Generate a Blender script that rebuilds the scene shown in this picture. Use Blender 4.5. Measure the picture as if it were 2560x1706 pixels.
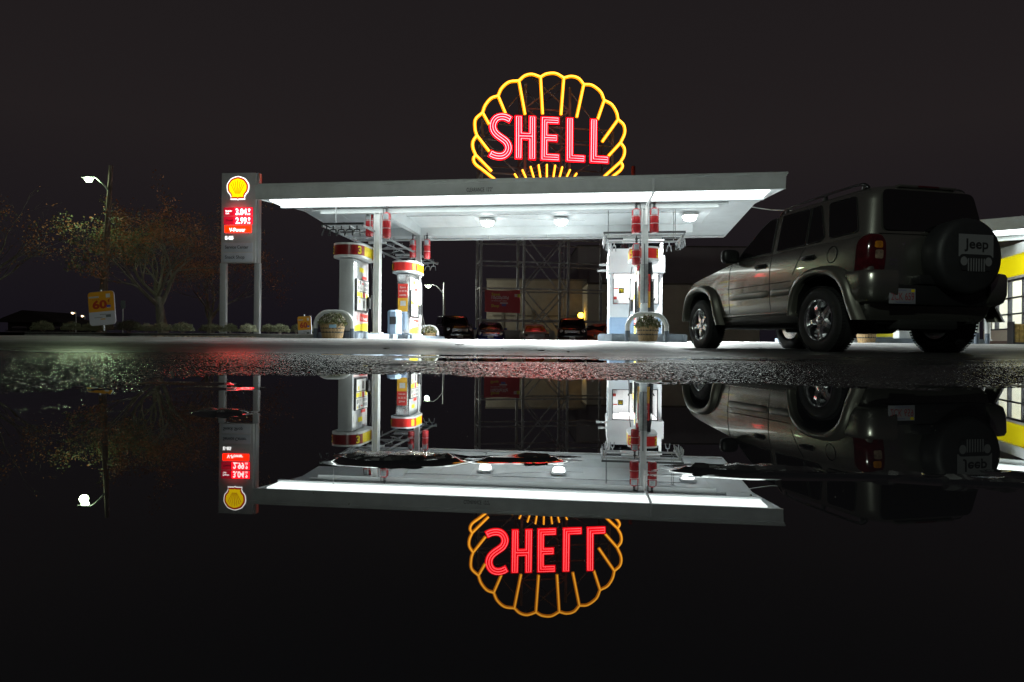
import bpy, bmesh, math, random
import numpy as np
from mathutils import Vector, Matrix

random.seed(7)
PI = math.pi
R = math.radians
for _o in list(bpy.data.objects):
    bpy.data.objects.remove(_o)
SC = bpy.context.scene
COL = SC.collection

# ---------------------------------------------------------------- camera
F = 1600.0            # focal length in pixels of the 2560 px wide photograph
HC = 0.083            # camera height above the water
PITCH = 4.6 / 1600.0
ROLL = 0.0088
cam = bpy.data.cameras.new('camera')
cam.sensor_width = 36.0
cam.lens = 36.0 * F / 2560.0
cam.clip_start = 0.01
cam.clip_end = 2000
camo = bpy.data.objects.new('camera', cam)
COL.objects.link(camo)
camo.matrix_world = Matrix.Translation((0, 0, HC)) @ Matrix.Rotation(PI / 2 + PITCH, 4, 'X') @ Matrix.Rotation(ROLL, 4, 'Z')
SC.camera = camo

# ---------------------------------------------------------------- night sky, exposure
w = bpy.data.worlds.new('World')
SC.world = w
w.use_nodes = True
nt = w.node_tree
bg = nt.nodes['Background']
tc = nt.nodes.new('ShaderNodeTexCoord')
sep = nt.nodes.new('ShaderNodeSeparateXYZ')
nt.links.new(tc.outputs['Generated'], sep.inputs[0])
rmp = nt.nodes.new('ShaderNodeValToRGB')
rmp.color_ramp.elements[0].position = 0.0
rmp.color_ramp.elements[0].color = (0.0068, 0.0056, 0.0088, 1)
rmp.color_ramp.elements[1].position = 0.28
rmp.color_ramp.elements[1].color = (0.0158, 0.0124, 0.0130, 1)
_e = rmp.color_ramp.elements.new(0.6); _e.color = (0.0120, 0.0100, 0.0108, 1)
nt.links.new(sep.outputs['Z'], rmp.inputs[0])
nt.links.new(rmp.outputs[0], bg.inputs['Color'])
bg.inputs['Strength'].default_value = 1.0
SC.view_settings.view_transform = 'Standard'
SC.view_settings.look = 'None'
SC.view_settings.exposure = 0.0
SC.view_settings.gamma = 1.0
SC.cycles.use_denoising = True
try:
    SC.cycles.denoiser = 'OPENIMAGEDENOISE'
except Exception:
    pass
SC.cycles.max_bounces = 6
SC.cycles.diffuse_bounces = 3
SC.cycles.glossy_bounces = 4
SC.cycles.transmission_bounces = 4
SC.cycles.sample_clamp_indirect = 4.0
SC.cycles.sample_clamp_direct = 0.0
SC.cycles.caustics_reflective = False
SC.cycles.caustics_refractive = False
SC.cycles.use_light_tree = True

# ---------------------------------------------------------------- placing
def px(x, y, D):
    """photograph pixel (2560 wide) at distance D -> world point"""
    dx, dy = x - 1280.0, 853.0 - y
    X = dx - ROLL * dy
    Y = dy + ROLL * dx + 4.6
    return Vector((X / F * D, D, HC + Y / F * D))

def on_plane(x, y, p0, yaw):
    """photograph pixel onto the vertical plane through p0 whose horizontal runs along yaw"""
    d = px(x, y, 1.0) - Vector((0, 0, HC))
    n = Vector((-math.sin(yaw), math.cos(yaw), 0))
    t = (Vector(p0) - Vector((0, 0, HC))).dot(n) / d.dot(n)
    return Vector((0, 0, HC)) + d * t

PHI = R(7.0)                      # the forecourt is turned a little to the camera
E1 = Vector((math.cos(PHI), -math.sin(PHI), 0))
E2 = Vector((math.sin(PHI), math.cos(PHI), 0))
ORG = Vector((-0.155, 15.95, 0))
def st(a, b, z=0):
    p = ORG + E1 * a + E2 * b
    p.z = z
    return p
def ab(X, Y):
    v = Vector((X, Y, 0)) - ORG
    return v.dot(E1), v.dot(E2)
def st_a(xp, b):
    """forecourt coordinate a of photo column xp at depth b"""
    u = (xp - 1280) / F
    return (u * (ORG.y + E2.y * b) - ORG.x - E2.x * b) / (E1.x - u * E1.y)

# ---------------------------------------------------------------- materials
MATS = {}
def mat(name, col=(0.5, 0.5, 0.5), rough=0.5, metal=0.0, emis=None, es=0.0, noise=0.0, nscale=8.0,
        bump=0.0, bscale=40.0, coat=0.0, ior=None, rvar=0.0, dirt=None, stretch=None):
    if name in MATS:
        return MATS[name]
    m = bpy.data.materials.new(name)
    m.use_nodes = True
    t = m.node_tree
    b = t.nodes['Principled BSDF']
    b.inputs['Base Color'].default_value = (*col, 1)
    b.inputs['Roughness'].default_value = rough
    b.inputs['Metallic'].default_value = metal
    if ior:
        b.inputs['IOR'].default_value = ior
    if coat:
        b.inputs['Coat Weight'].default_value = coat
        b.inputs['Coat Roughness'].default_value = 0.04
    if emis:
        b.inputs['Emission Color'].default_value = (*emis, 1)
        b.inputs['Emission Strength'].default_value = es
    if noise or bump or rvar or dirt:
        co = t.nodes.new('ShaderNodeTexCoord')
        mp = t.nodes.new('ShaderNodeMapping')
        t.links.new(co.outputs['Object'], mp.inputs[0])
        if stretch:
            mp.inputs['Scale'].default_value = stretch
    if noise or rvar or dirt:
        n = t.nodes.new('ShaderNodeTexNoise')
        n.inputs['Scale'].default_value = nscale
        n.inputs['Detail'].default_value = 6
        n.inputs['Roughness'].default_value = 0.65
        t.links.new(mp.outputs[0], n.inputs['Vector'])
        if noise or dirt:
            r = t.nodes.new('ShaderNodeValToRGB')
            lo = dirt if dirt else tuple(c * (1 - noise) for c in col)
            hi = tuple(min(1, c * (1 + noise * 0.6)) for c in col)
            r.color_ramp.elements[0].position = 0.3
            r.color_ramp.elements[0].color = (*lo, 1)
            r.color_ramp.elements[1].position = 0.62
            r.color_ramp.elements[1].color = (*hi, 1)
            t.links.new(n.outputs['Fac'], r.inputs[0])
            t.links.new(r.outputs[0], b.inputs['Base Color'])
        if rvar:
            mr = t.nodes.new('ShaderNodeMapRange')
            mr.inputs['To Min'].default_value = max(0, rough - rvar)
            mr.inputs['To Max'].default_value = min(1, rough + rvar)
            t.links.new(n.outputs['Fac'], mr.inputs['Value'])
            t.links.new(mr.outputs[0], b.inputs['Roughness'])
    if bump:
        n2 = t.nodes.new('ShaderNodeTexNoise')
        n2.inputs['Scale'].default_value = bscale
        n2.inputs['Detail'].default_value = 4
        t.links.new(mp.outputs[0], n2.inputs['Vector'])
        bp = t.nodes.new('ShaderNodeBump')
        bp.inputs['Strength'].default_value = bump
        bp.inputs['Distance'].default_value = 0.02
        t.links.new(n2.outputs['Fac'], bp.inputs['Height'])
        t.links.new(bp.outputs[0], b.inputs['Normal'])
    MATS[name] = m
    return m

WHITE = mat('white_paint', (0.74, 0.76, 0.76), 0.35, noise=0.12, nscale=3, rvar=0.1)
WHITE2 = mat('soffit_paint', (0.74, 0.78, 0.79), 0.45, noise=0.10, nscale=1.5, rvar=0.1)
GREYF = mat('grey_fascia', (0.62, 0.64, 0.63), 0.4, 0.0, noise=0.12, nscale=2, rvar=0.1)
STEEL = mat('stainless', (0.55, 0.56, 0.58), 0.22, 1.0, noise=0.1, nscale=4, rvar=0.08)
GALV = mat('galvanised', (0.40, 0.41, 0.42), 0.42, 0.8, noise=0.25, nscale=9)
DARKM = mat('dark_steel', (0.05, 0.052, 0.055), 0.45, 0.3, noise=0.3, nscale=10)
BLACKP = mat('black_plastic', (0.012, 0.012, 0.013), 0.45)
RUBBER = mat('rubber', (0.012, 0.012, 0.013), 0.75, noise=0.3, nscale=30, bump=0.2, bscale=60)
RED = mat('red_panel', (0.55, 0.025, 0.02), 0.3, noise=0.1, nscale=5)
DRED = mat('dark_red_panel', (0.22, 0.012, 0.012), 0.3, noise=0.12, nscale=5)
YEL = mat('yellow_panel', (0.80, 0.62, 0.01), 0.35, noise=0.08, nscale=4)
TANKRED = mat('tank_red', (0.28, 0.016, 0.02), 0.25, noise=0.12, nscale=6, coat=0.5)
BLUEG = mat('blue_grey_paint', (0.20, 0.27, 0.36), 0.45, noise=0.15, nscale=5)
BLUED = mat('blue_grey_dark', (0.12, 0.15, 0.19), 0.55, noise=0.25, nscale=6, bump=0.1)
ISLAND = mat('painted_kerb', (0.24, 0.29, 0.35), 0.6, noise=0.3, nscale=3, bump=0.25, bscale=30)
CONC = mat('concrete', (0.30, 0.30, 0.28), 0.75, noise=0.3, nscale=4, bump=0.4, bscale=25)
WOOD = mat('barrel_wood', (0.30, 0.20, 0.09), 0.6, noise=0.45, nscale=9, bump=0.4, bscale=20, stretch=(6, 6, 0.6))
HOOP = mat('rusty_hoop', (0.05, 0.045, 0.04), 0.6, 0.4, noise=0.4, nscale=12)
BARK = mat('bark', (0.20, 0.175, 0.135), 0.85, noise=0.4, nscale=7, bump=0.6, bscale=18, stretch=(3, 3, 0.6))
POLEW = mat('pole_wood', (0.16, 0.115, 0.09), 0.85, noise=0.4, nscale=6, bump=0.4, bscale=14, stretch=(6, 6, 0.4))
LEAFG = mat('leaf_green', (0.13, 0.14, 0.05), 0.55, noise=0.5, nscale=2.2)
LEAFR = mat('leaf_autumn', (0.36, 0.13, 0.045), 0.6, noise=0.5, nscale=1.6)
SHRUBG = mat('shrub_leaf', (0.17, 0.18, 0.10), 0.5, noise=0.5, nscale=9)
PETAL = mat('petal', (0.55, 0.48, 0.42), 0.6, noise=0.3, nscale=20)
GLASS = mat('dark_glass', (0.006, 0.007, 0.008), 0.03, 0.0, ior=1.5)
CHROME = mat('chrome', (0.85, 0.86, 0.88), 0.16, 1.0)
def em(name, col, s, base=(0.02, 0.02, 0.02)):
    return mat(name, base, 0.4, emis=col, es=s)
L_STRIP = em('fluorescent_diffuser', (0.90, 1.0, 0.97), 4.6, (0.8, 0.8, 0.8))
L_HID = em('floodlight_lens', (0.93, 1.0, 0.98), 30.0, (0.8, 0.8, 0.8))
L_YEL = em('yellow_lamp_core', (1.0, 0.42, 0.03), 5.0)
L_YELC = em('yellow_channel_glow', (1.0, 0.26, 0.0), 1.9)  # channel front emits too: light of the lamp row put into its colour
L_REDT = em('red_neon_tube', (1.0, 0.085, 0.095), 17.0)
L_REDC = em('red_channel_glow', (1.0, 0.0, 0.006), 4.5, (0.1, 0.002, 0.004))  # channel face emits too: the tubes' red light and halo put into its colour
L_PRED = em('price_red', (1.0, 0.001, 0.005), 14.0)
L_PREDD = em('price_red_dim', (0.40, 0.004, 0.02), 1.2, (0.2, 0.02, 0.03))
L_ORED = em('price_orange_red', (1.0, 0.005, 0.0), 11.0)
L_WHT = em('lit_white', (1.0, 1.0, 0.97), 2.6)
L_LOGOY = em('logo_yellow', (1.0, 0.66, 0.0), 1.6)
L_LOGOR = em('logo_red', (0.75, 0.02, 0.01), 0.8)
L_LAMP = em('street_lamp_lens', (0.72, 1.0, 0.62), 52.0)
L_SOD = em('sodium_lens', (1.0, 0.55, 0.04), 14.0)
L_WARM = em('far_lamp', (1.0, 0.72, 0.40), 8.0)
L_ROOM = em('booth_ceiling_light', (1.0, 1.0, 0.98), 4.0)
L_SHOP = em('shop_tube', (0.86, 0.94, 1.0), 22.0)

# ---------------------------------------------------------------- mesh builder
class MB:
    def __init__(s):
        s.v = []; s.f = []; s.mi = []; s.m = 0
    def add(s, vs, fs, mi=None):
        o = len(s.v)
        s.v += [tuple(v) for v in vs]
        s.f += [tuple(i + o for i in f) for f in fs]
        s.mi += [s.m if mi is None else mi] * len(fs)
        return s
    def box(s, x0, x1, y0, y1, z0, z1, mi=None):
        vs = [(x, y, z) for z in (z0, z1) for y in (y0, y1) for x in (x0, x1)]
        return s.add(vs, [(0, 2, 3, 1), (4, 5, 7, 6), (0, 1, 5, 4), (2, 6, 7, 3), (0, 4, 6, 2), (1, 3, 7, 5)], mi)
    def rbox(s, x0, x1, y0, y1, z0, z1, r=0.02, mi=None, seg=2):
        """box with bevelled edges"""
        bm = bmesh.new()
        bmesh.ops.create_cube(bm, size=1)
        for v in bm.verts:
            v.co = Vector(((x0 + x1) / 2 + v.co.x * (x1 - x0), (y0 + y1) / 2 + v.co.y * (y1 - y0), (z0 + z1) / 2 + v.co.z * (z1 - z0)))
        r = min(r, abs(x1 - x0) * .49, abs(y1 - y0) * .49, abs(z1 - z0) * .49)
        bmesh.ops.bevel(bm, geom=bm.edges[:], offset=r, segments=seg, profile=0.5, affect='EDGES')
        return s.frombm(bm, mi)
    def frombm(s, bm, mi=None):
        bm.verts.index_update()
        s.add([v.co for v in bm.verts], [[v.index for v in f.verts] for f in bm.faces], mi)
        bm.free()
        return s
    def tube(s, pts, r, n=8, mi=None, closed=False, caps=True):
        pts = [Vector(p) for p in pts]
        rs = r if isinstance(r, (list, tuple)) else [r] * len(pts)
        vs = []; fs = []
        k = len(pts)
        prev = None
        for i, p in enumerate(pts):
            a = pts[i - 1] if (i > 0 or closed) else p
            b = pts[(i + 1) % k] if (i < k - 1 or closed) else p
            d = (b - a)
            if d.length < 1e-9: d = Vector((0, 0, 1))
            d.normalize()
            if prev is None:
                up = Vector((0, 0, 1)) if abs(d.z) < 0.9 else Vector((1, 0, 0))
                x = d.cross(up).normalized()
            else:
                x = (prev - d * prev.dot(d))
                if x.length < 1e-6: x = d.cross(Vector((0, 0, 1)))
                x.normalize()
            prev = x
            y = d.cross(x)
            for j in range(n):
                t = 2 * PI * j / n
                vs.append(p + (x * math.cos(t) + y * math.sin(t)) * rs[i])
        m = k if closed else k - 1
        for i in range(m):
            for j in range(n):
                a = i * n + j; b = i * n + (j + 1) % n
                c = ((i + 1) % k) * n + (j + 1) % n; d = ((i + 1) % k) * n + j
                fs.append((a, b, c, d))
        if caps and not closed:
            fs.append(tuple(range(n - 1, -1, -1)))
            fs.append(tuple((k - 1) * n + j for j in range(n)))
        return s.add(vs, fs, mi)
    def bar(s, a, b, wd, ht, mi=None):
        """rectangular bar between two points"""
        a = Vector(a); b = Vector(b); d = (b - a).normalized()
        up = Vector((0, 0, 1)) if abs(d.z) < 0.95 else Vector((0, 1, 0))
        x = d.cross(up).normalized(); y = x.cross(d)
        vs = []
        for p in (a, b):
            for sx, sy in ((-1, -1), (1, -1), (1, 1), (-1, 1)):
                vs.append(p + x * (sx * wd / 2) + y * (sy * ht / 2))
        return s.add(vs, [(0, 3, 2, 1), (4, 5, 6, 7), (0, 1, 5, 4), (1, 2, 6, 5), (2, 3, 7, 6), (3, 0, 4, 7)], mi)
    def lathe(s, prof, c=(0, 0, 0), n=24, axis='Z', mi=None, cap=True):
        """prof: list of (radius, height)"""
        vs = []; fs = []
        for r, h in prof:
            for j in range(n):
                t = 2 * PI * j / n
                p = (r * math.cos(t), r * math.sin(t), h)
                if axis == 'X': p = (p[2], p[0], p[1])
                if axis == 'Y': p = (p[1], p[2], p[0])
                vs.append((p[0] + c[0], p[1] + c[1], p[2] + c[2]))
        for i in range(len(prof) - 1):
            for j in range(n):
                fs.append((i * n + j, i * n + (j + 1) % n, (i + 1) * n + (j + 1) % n, (i + 1) * n + j))
        if cap:
            fs.append(tuple(range(n - 1, -1, -1)))
            fs.append(tuple((len(prof) - 1) * n + j for j in range(n)))
        return s.add(vs, fs, mi)
    def prism(s, poly, o, ux, uy, un, d0, d1, mi=None):
        """polygon (2D) extruded; o origin, ux,uy its axes, un normal"""
        o, ux, uy, un = Vector(o), Vector(ux), Vector(uy), Vector(un)
        k = len(poly)
        vs = [o + ux * p[0] + uy * p[1] + un * d0 for p in poly] + [o + ux * p[0] + uy * p[1] + un * d1 for p in poly]
        fs = [tuple(range(k)), tuple(range(2 * k - 1, k - 1, -1))]
        fs += [(i, i + k, (i + 1) % k + k, (i + 1) % k) for i in range(k)]
        return s.add(vs, fs, mi)
    def xf(s, M):
        s.v = [tuple(M @ Vector(v)) for v in s.v]
        return s
    def build(s, name, mats, parent=None, smooth=40, loc=None):
        me = bpy.data.meshes.new(name)
        me.from_pydata(s.v, [], s.f)
        if not isinstance(mats, (list, tuple)): mats = [mats]
        for m in mats: me.materials.append(m)
        if any(s.mi):
            me.polygons.foreach_set('material_index', s.mi)
        bm = bmesh.new(); bm.from_mesh(me)
        bmesh.ops.recalc_face_normals(bm, faces=bm.faces[:])
        bm.to_mesh(me); bm.free()
        if smooth:
            me.polygons.foreach_set('use_smooth', [True] * len(me.polygons))
            me.set_sharp_from_angle(angle=R(smooth))
        me.update()
        o = bpy.data.objects.new(name, me)
        COL.objects.link(o)
        if parent: o.parent = parent
        if loc: o.location = loc
        return o
    _cache = {}
    def text(s, txt, o, ux, uy, h, wfit=None, bold=0.0, mi=None, depth=0.003, align='C', shear=0.0):
        """letters with cap height h, standing at o along ux, uy; wfit squeezes to a width"""
        key = (txt, round(bold, 4), round(shear, 2))
        if key not in MB._cache:
            cu = bpy.data.curves.new('t', 'FONT')
            cu.body = txt; cu.size = 1.0; cu.offset = bold; cu.shear = shear
            cu.resolution_u = 3
            cu.fill_mode = 'FRONT'
            ob = bpy.data.objects.new('t', cu)
            COL.objects.link(ob)
            dg = bpy.context.evaluated_depsgraph_get()
            me = bpy.data.meshes.new_from_object(ob.evaluated_get(dg))
            vs = [v.co.copy() for v in me.vertices]
            fs = [tuple(p.vertices) for p in me.polygons]
            bpy.data.objects.remove(ob); bpy.data.curves.remove(cu); bpy.data.meshes.remove(me)
            MB._cache[key] = (vs, fs)
        vs, fs = MB._cache[key]
        if not vs: return s
        x0 = min(v.x for v in vs); x1 = max(v.x for v in vs)
        sc = h / 0.70
        sx = sc if wfit is None else wfit / (x1 - x0)
        W = (x1 - x0) * sx
        off = {'C': -W / 2, 'L': 0, 'R': -W}[align]
        o, ux, uy = Vector(o), Vector(ux), Vector(uy)
        un = ux.cross(uy).normalized()
        out = [o + ux * ((v.x - x0) * sx + off) + uy * (v.y * sc) + un * depth for v in vs]
        return s.add(out, fs, mi)

def tag(o, label=None, cat=None, group=None, kind=None):
    if label: o['label'] = label
    if cat: o['category'] = cat
    if group: o['group'] = group
    if kind: o['kind'] = kind
    return o
def thing(name, label, cat, loc=(0, 0, 0), rotz=0.0, group=None):
    o = bpy.data.objects.new(name, None)
    o.empty_display_size = 0.2
    COL.objects.link(o)
    o.location = loc; o.rotation_euler = (0, 0, rotz)
    return tag(o, label, cat, group)
def dup(root, loc, rotz=None, label=None, group=None, scale=None):
    def rec(o, par):
        c = o.copy(); COL.objects.link(c)
        c.parent = par
        for ch in o.children: rec(ch, c)
        return c
    kids = [o for o in bpy.data.objects if o.parent == root]
    c = root.copy(); COL.objects.link(c)
    c.location = loc
    if rotz is not None: c.rotation_euler = (0, 0, rotz)
    if scale is not None: c.scale = scale if hasattr(scale, '__len__') else (scale,) * 3
    if label: c['label'] = label
    if group: c['group'] = group
    for k in kids: rec(k, c)
    return c
def lamp(name, kind, loc, power, col, parent=None, size=0.3, rot=None, **kw):
    l = bpy.data.lights.new(name, kind)
    l.energy = power; l.color = col
    if kind == 'AREA': l.size = size
    elif kind in ('POINT', 'SPOT'): l.shadow_soft_size = size
    for k, v in kw.items(): setattr(l, k, v)
    o = bpy.data.objects.new(name, l)
    COL.objects.link(o)
    o.location = loc
    if rot: o.rotation_euler = rot
    if parent: o.parent = parent
    return o
def rrect(x0, x1, y0, y1, r, n=5):
    out = []
    for cx, cy, a0 in ((x1 - r, y0 + r, -90), (x1 - r, y1 - r, 0), (x0 + r, y1 - r, 90), (x0 + r, y0 + r, 180)):
        for i in range(n + 1):
            a = R(a0 + 90 * i / n)
            out.append((cx + r * math.cos(a), cy + r * math.sin(a)))
    return out
def spline(pts, n=8, closed=False):
    """Catmull-Rom through the points"""
    P = [Vector(p) for p in pts]; k = len(P); out = []
    m = k if closed else k - 1
    for i in range(m):
        p0 = P[i - 1] if (i > 0 or closed) else P[0] * 2 - P[1]
        p1 = P[i]; p2 = P[(i + 1) % k]
        p3 = P[(i + 2) % k] if (i + 2 < k or closed) else P[-1] * 2 - P[-2]
        for j in range(n):
            t = j / n
            out.append(0.5 * ((2 * p1) + (p2 - p0) * t + (2 * p0 - 5 * p1 + 4 * p2 - p3) * t * t + (3 * p1 - p0 - 3 * p2 + p3) * t ** 3))
    if not closed: out.append(P[-1])
    return out

# ---------------------------------------------------------------- ground, water
GP_Y = [0, 1.6, 2.6, 4.0, 6, 7.1, 9.7, 12, 14, 16, 18, 22, 26, 34, 42, 60, 500]
GP_Z = [0, 0.0, .0045, .008, .012, .016, .030, .062, .115, .155, .172, .178, .15, .0, -.10, -.14, -.14]
def ground_z(X, Y):
    return float(np.interp(Y, GP_Y, GP_Z))
_rng = np.random.RandomState(3)
_LAT = _rng.rand(512, 512)
def vnoise(x, y):
    xi = np.floor(x).astype(np.int64); yi = np.floor(y).astype(np.int64)
    fx = x - xi; fy = y - yi
    fx = fx * fx * (3 - 2 * fx); fy = fy * fy * (3 - 2 * fy)
    g = lambda a, b: _LAT[a & 511, b & 511]
    return (g(xi, yi) * (1 - fx) + g(xi + 1, yi) * fx) * (1 - fy) + (g(xi, yi + 1) * (1 - fx) + g(xi + 1, yi + 1) * fx) * fy
SH_U = [-2, -.8, -.61, -.52, -.42, -.2, 0, .26, .51, .8, 2]
SH_Y = [1.0, 1.12, 1.08, 1.40, 1.62, 1.66, 1.60, 1.42, 1.40, 1.42, 1.5]
# small lumps of asphalt that stand out of the puddle: X, Y, half length, half depth, turn, rough
ISLES = [(-.078, .452, .042, .0175, .05, 0.15), (.006, .4555, .024, .006, 0.06, 0.15), (.157, .421, .040, .010, -.10, 1.0),
         (.225, .405, .060, .004, -.06, 1.0), (.30, .386, .055, .0055, -.22, 1.0), (-.333, .73, .028, .015, .12, 1.0), (-.50, 1.10, .075, .022, .05, 1.0),
         (-.62, 1.22, .10, .02, .0, 1.0), (.345, .41, .02, .006, -.3, 1.0)]
def isle_field(X, Y, rough=True):
    """positive inside an isle, ~metres outside (negative)"""
    best = np.full(X.shape, -1.0)
    for cx, cy, rx, ry, a, ro in ISLES:
        dx = X - cx; dy = Y - cy
        x = dx * math.cos(a) + dy * math.sin(a); y = -dx * math.sin(a) + dy * math.cos(a)
        wob = 1 + .30 * (vnoise(X * 55 + 9, Y * 90 + 4) - .5) + ro * .5 * (vnoise(X * 160, Y * 260) - .5)
        q0 = np.sqrt((x / rx) ** 2 + (y / ry) ** 2 + 1e-9); q = q0 * (wob if rough else 1 + .22 * (vnoise(X * 55 + 9, Y * 90 + 4) - .5))
        gr = np.sqrt(x * x / rx ** 4 + y * y / ry ** 4 + 1e-9) / q0
        d = (1 - q) / np.maximum(gr, .3 / rx)
        best = np.maximum(best, d)
    return best
def height(X, Y):
    z = np.interp(Y, GP_Y, GP_Z)
    u = X / np.maximum(Y, .05)
    ys = np.interp(u, SH_U, SH_Y) + .10 * (vnoise(X * 5 + 40, Y * 5) - .5) + .05 * (vnoise(X * 22, Y * 22 + 7) - .5)
    s = Y - ys
    slope = np.interp(u, [-2, -.5, -.38, 0, 2], [.004, .005, .012, .012, .012])
    shore = np.clip(s, -2, .45) * slope
    near = np.maximum(-.015, shore)
    wgt = np.clip((Y - 2.0) / 2.0, 0, 1)
    z = np.where(Y < 4.2, near * (1 - wgt) + z * wgt, z)
    z = np.where(s < 0, np.maximum(-.015, s * slope * 1.2), z)
    # shallow dips that hold thin puddles further out
    dip = .015 * np.exp(-(((X - .05) / .62) ** 4 + ((Y - 3.1) / .36) ** 2)) + .017 * np.exp(-(((X + .35) / 1.0) ** 4 + ((Y - 4.1) / .36) ** 2)) \
        + .012 * np.exp(-(((X + .35) / .30) ** 2 + ((Y - 2.2) / .10) ** 2)) + .016 * np.exp(-(((X - 1.3) / .5) ** 2 + ((Y - 3.6) / .3) ** 2))
    z = z - dip
    amp = np.interp(Y, [0, 1, 3, 6, 12, 20], [1, 1, 1, .9, .5, .2])
    z = z + amp * (.0030 * (vnoise(X * 9, Y * 9) - .5) + .0022 * (vnoise(X * 31, Y * 31) - .5))
    st_ = vnoise(X * 170 + 3, Y * 170)
    z = z + amp * (.0031 * (st_ - .5) + .0010 * (vnoise(X * 380, Y * 380 + 11) - .5))
    f = isle_field(X, Y)
    top = .0016 + .003 * (vnoise(X * 120 + 3, Y * 120) - .3)
    z = np.where((Y < 1.0) & (f > -.004), np.maximum(z, np.clip(f * .6, -.01, .0035) + top * .5), z)
    return z
def grid_obj(name, us, ys, zf, mats):
    U, Y = np.meshgrid(us, ys)
    X = U * Y
    Z = zf(X, Y)
    nr, nc = X.shape
    co = np.stack([X, Y, Z], -1).reshape(-1, 3).astype(np.float32)
    idx = np.arange(nr * nc).reshape(nr, nc)
    q = np.stack([idx[:-1, :-1], idx[:-1, 1:], idx[1:, 1:], idx[1:, :-1]], -1).reshape(-1, 4)
    me = bpy.data.meshes.new(name)
    me.vertices.add(len(co)); me.vertices.foreach_set('co', co.ravel())
    me.loops.add(q.size); me.loops.foreach_set('vertex_index', q.ravel().astype(np.int32))
    me.polygons.add(len(q))
    me.polygons.foreach_set('loop_start', np.arange(0, q.size, 4, dtype=np.int32))
    me.polygons.foreach_set('loop_total', np.full(len(q), 4, dtype=np.int32))
    me.polygons.foreach_set('use_smooth', np.ones(len(q), dtype=bool))
    me.update(calc_edges=True)
    me.materials.append(mats)
    o = bpy.data.objects.new(name, me)
    COL.objects.link(o)
    return o

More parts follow.
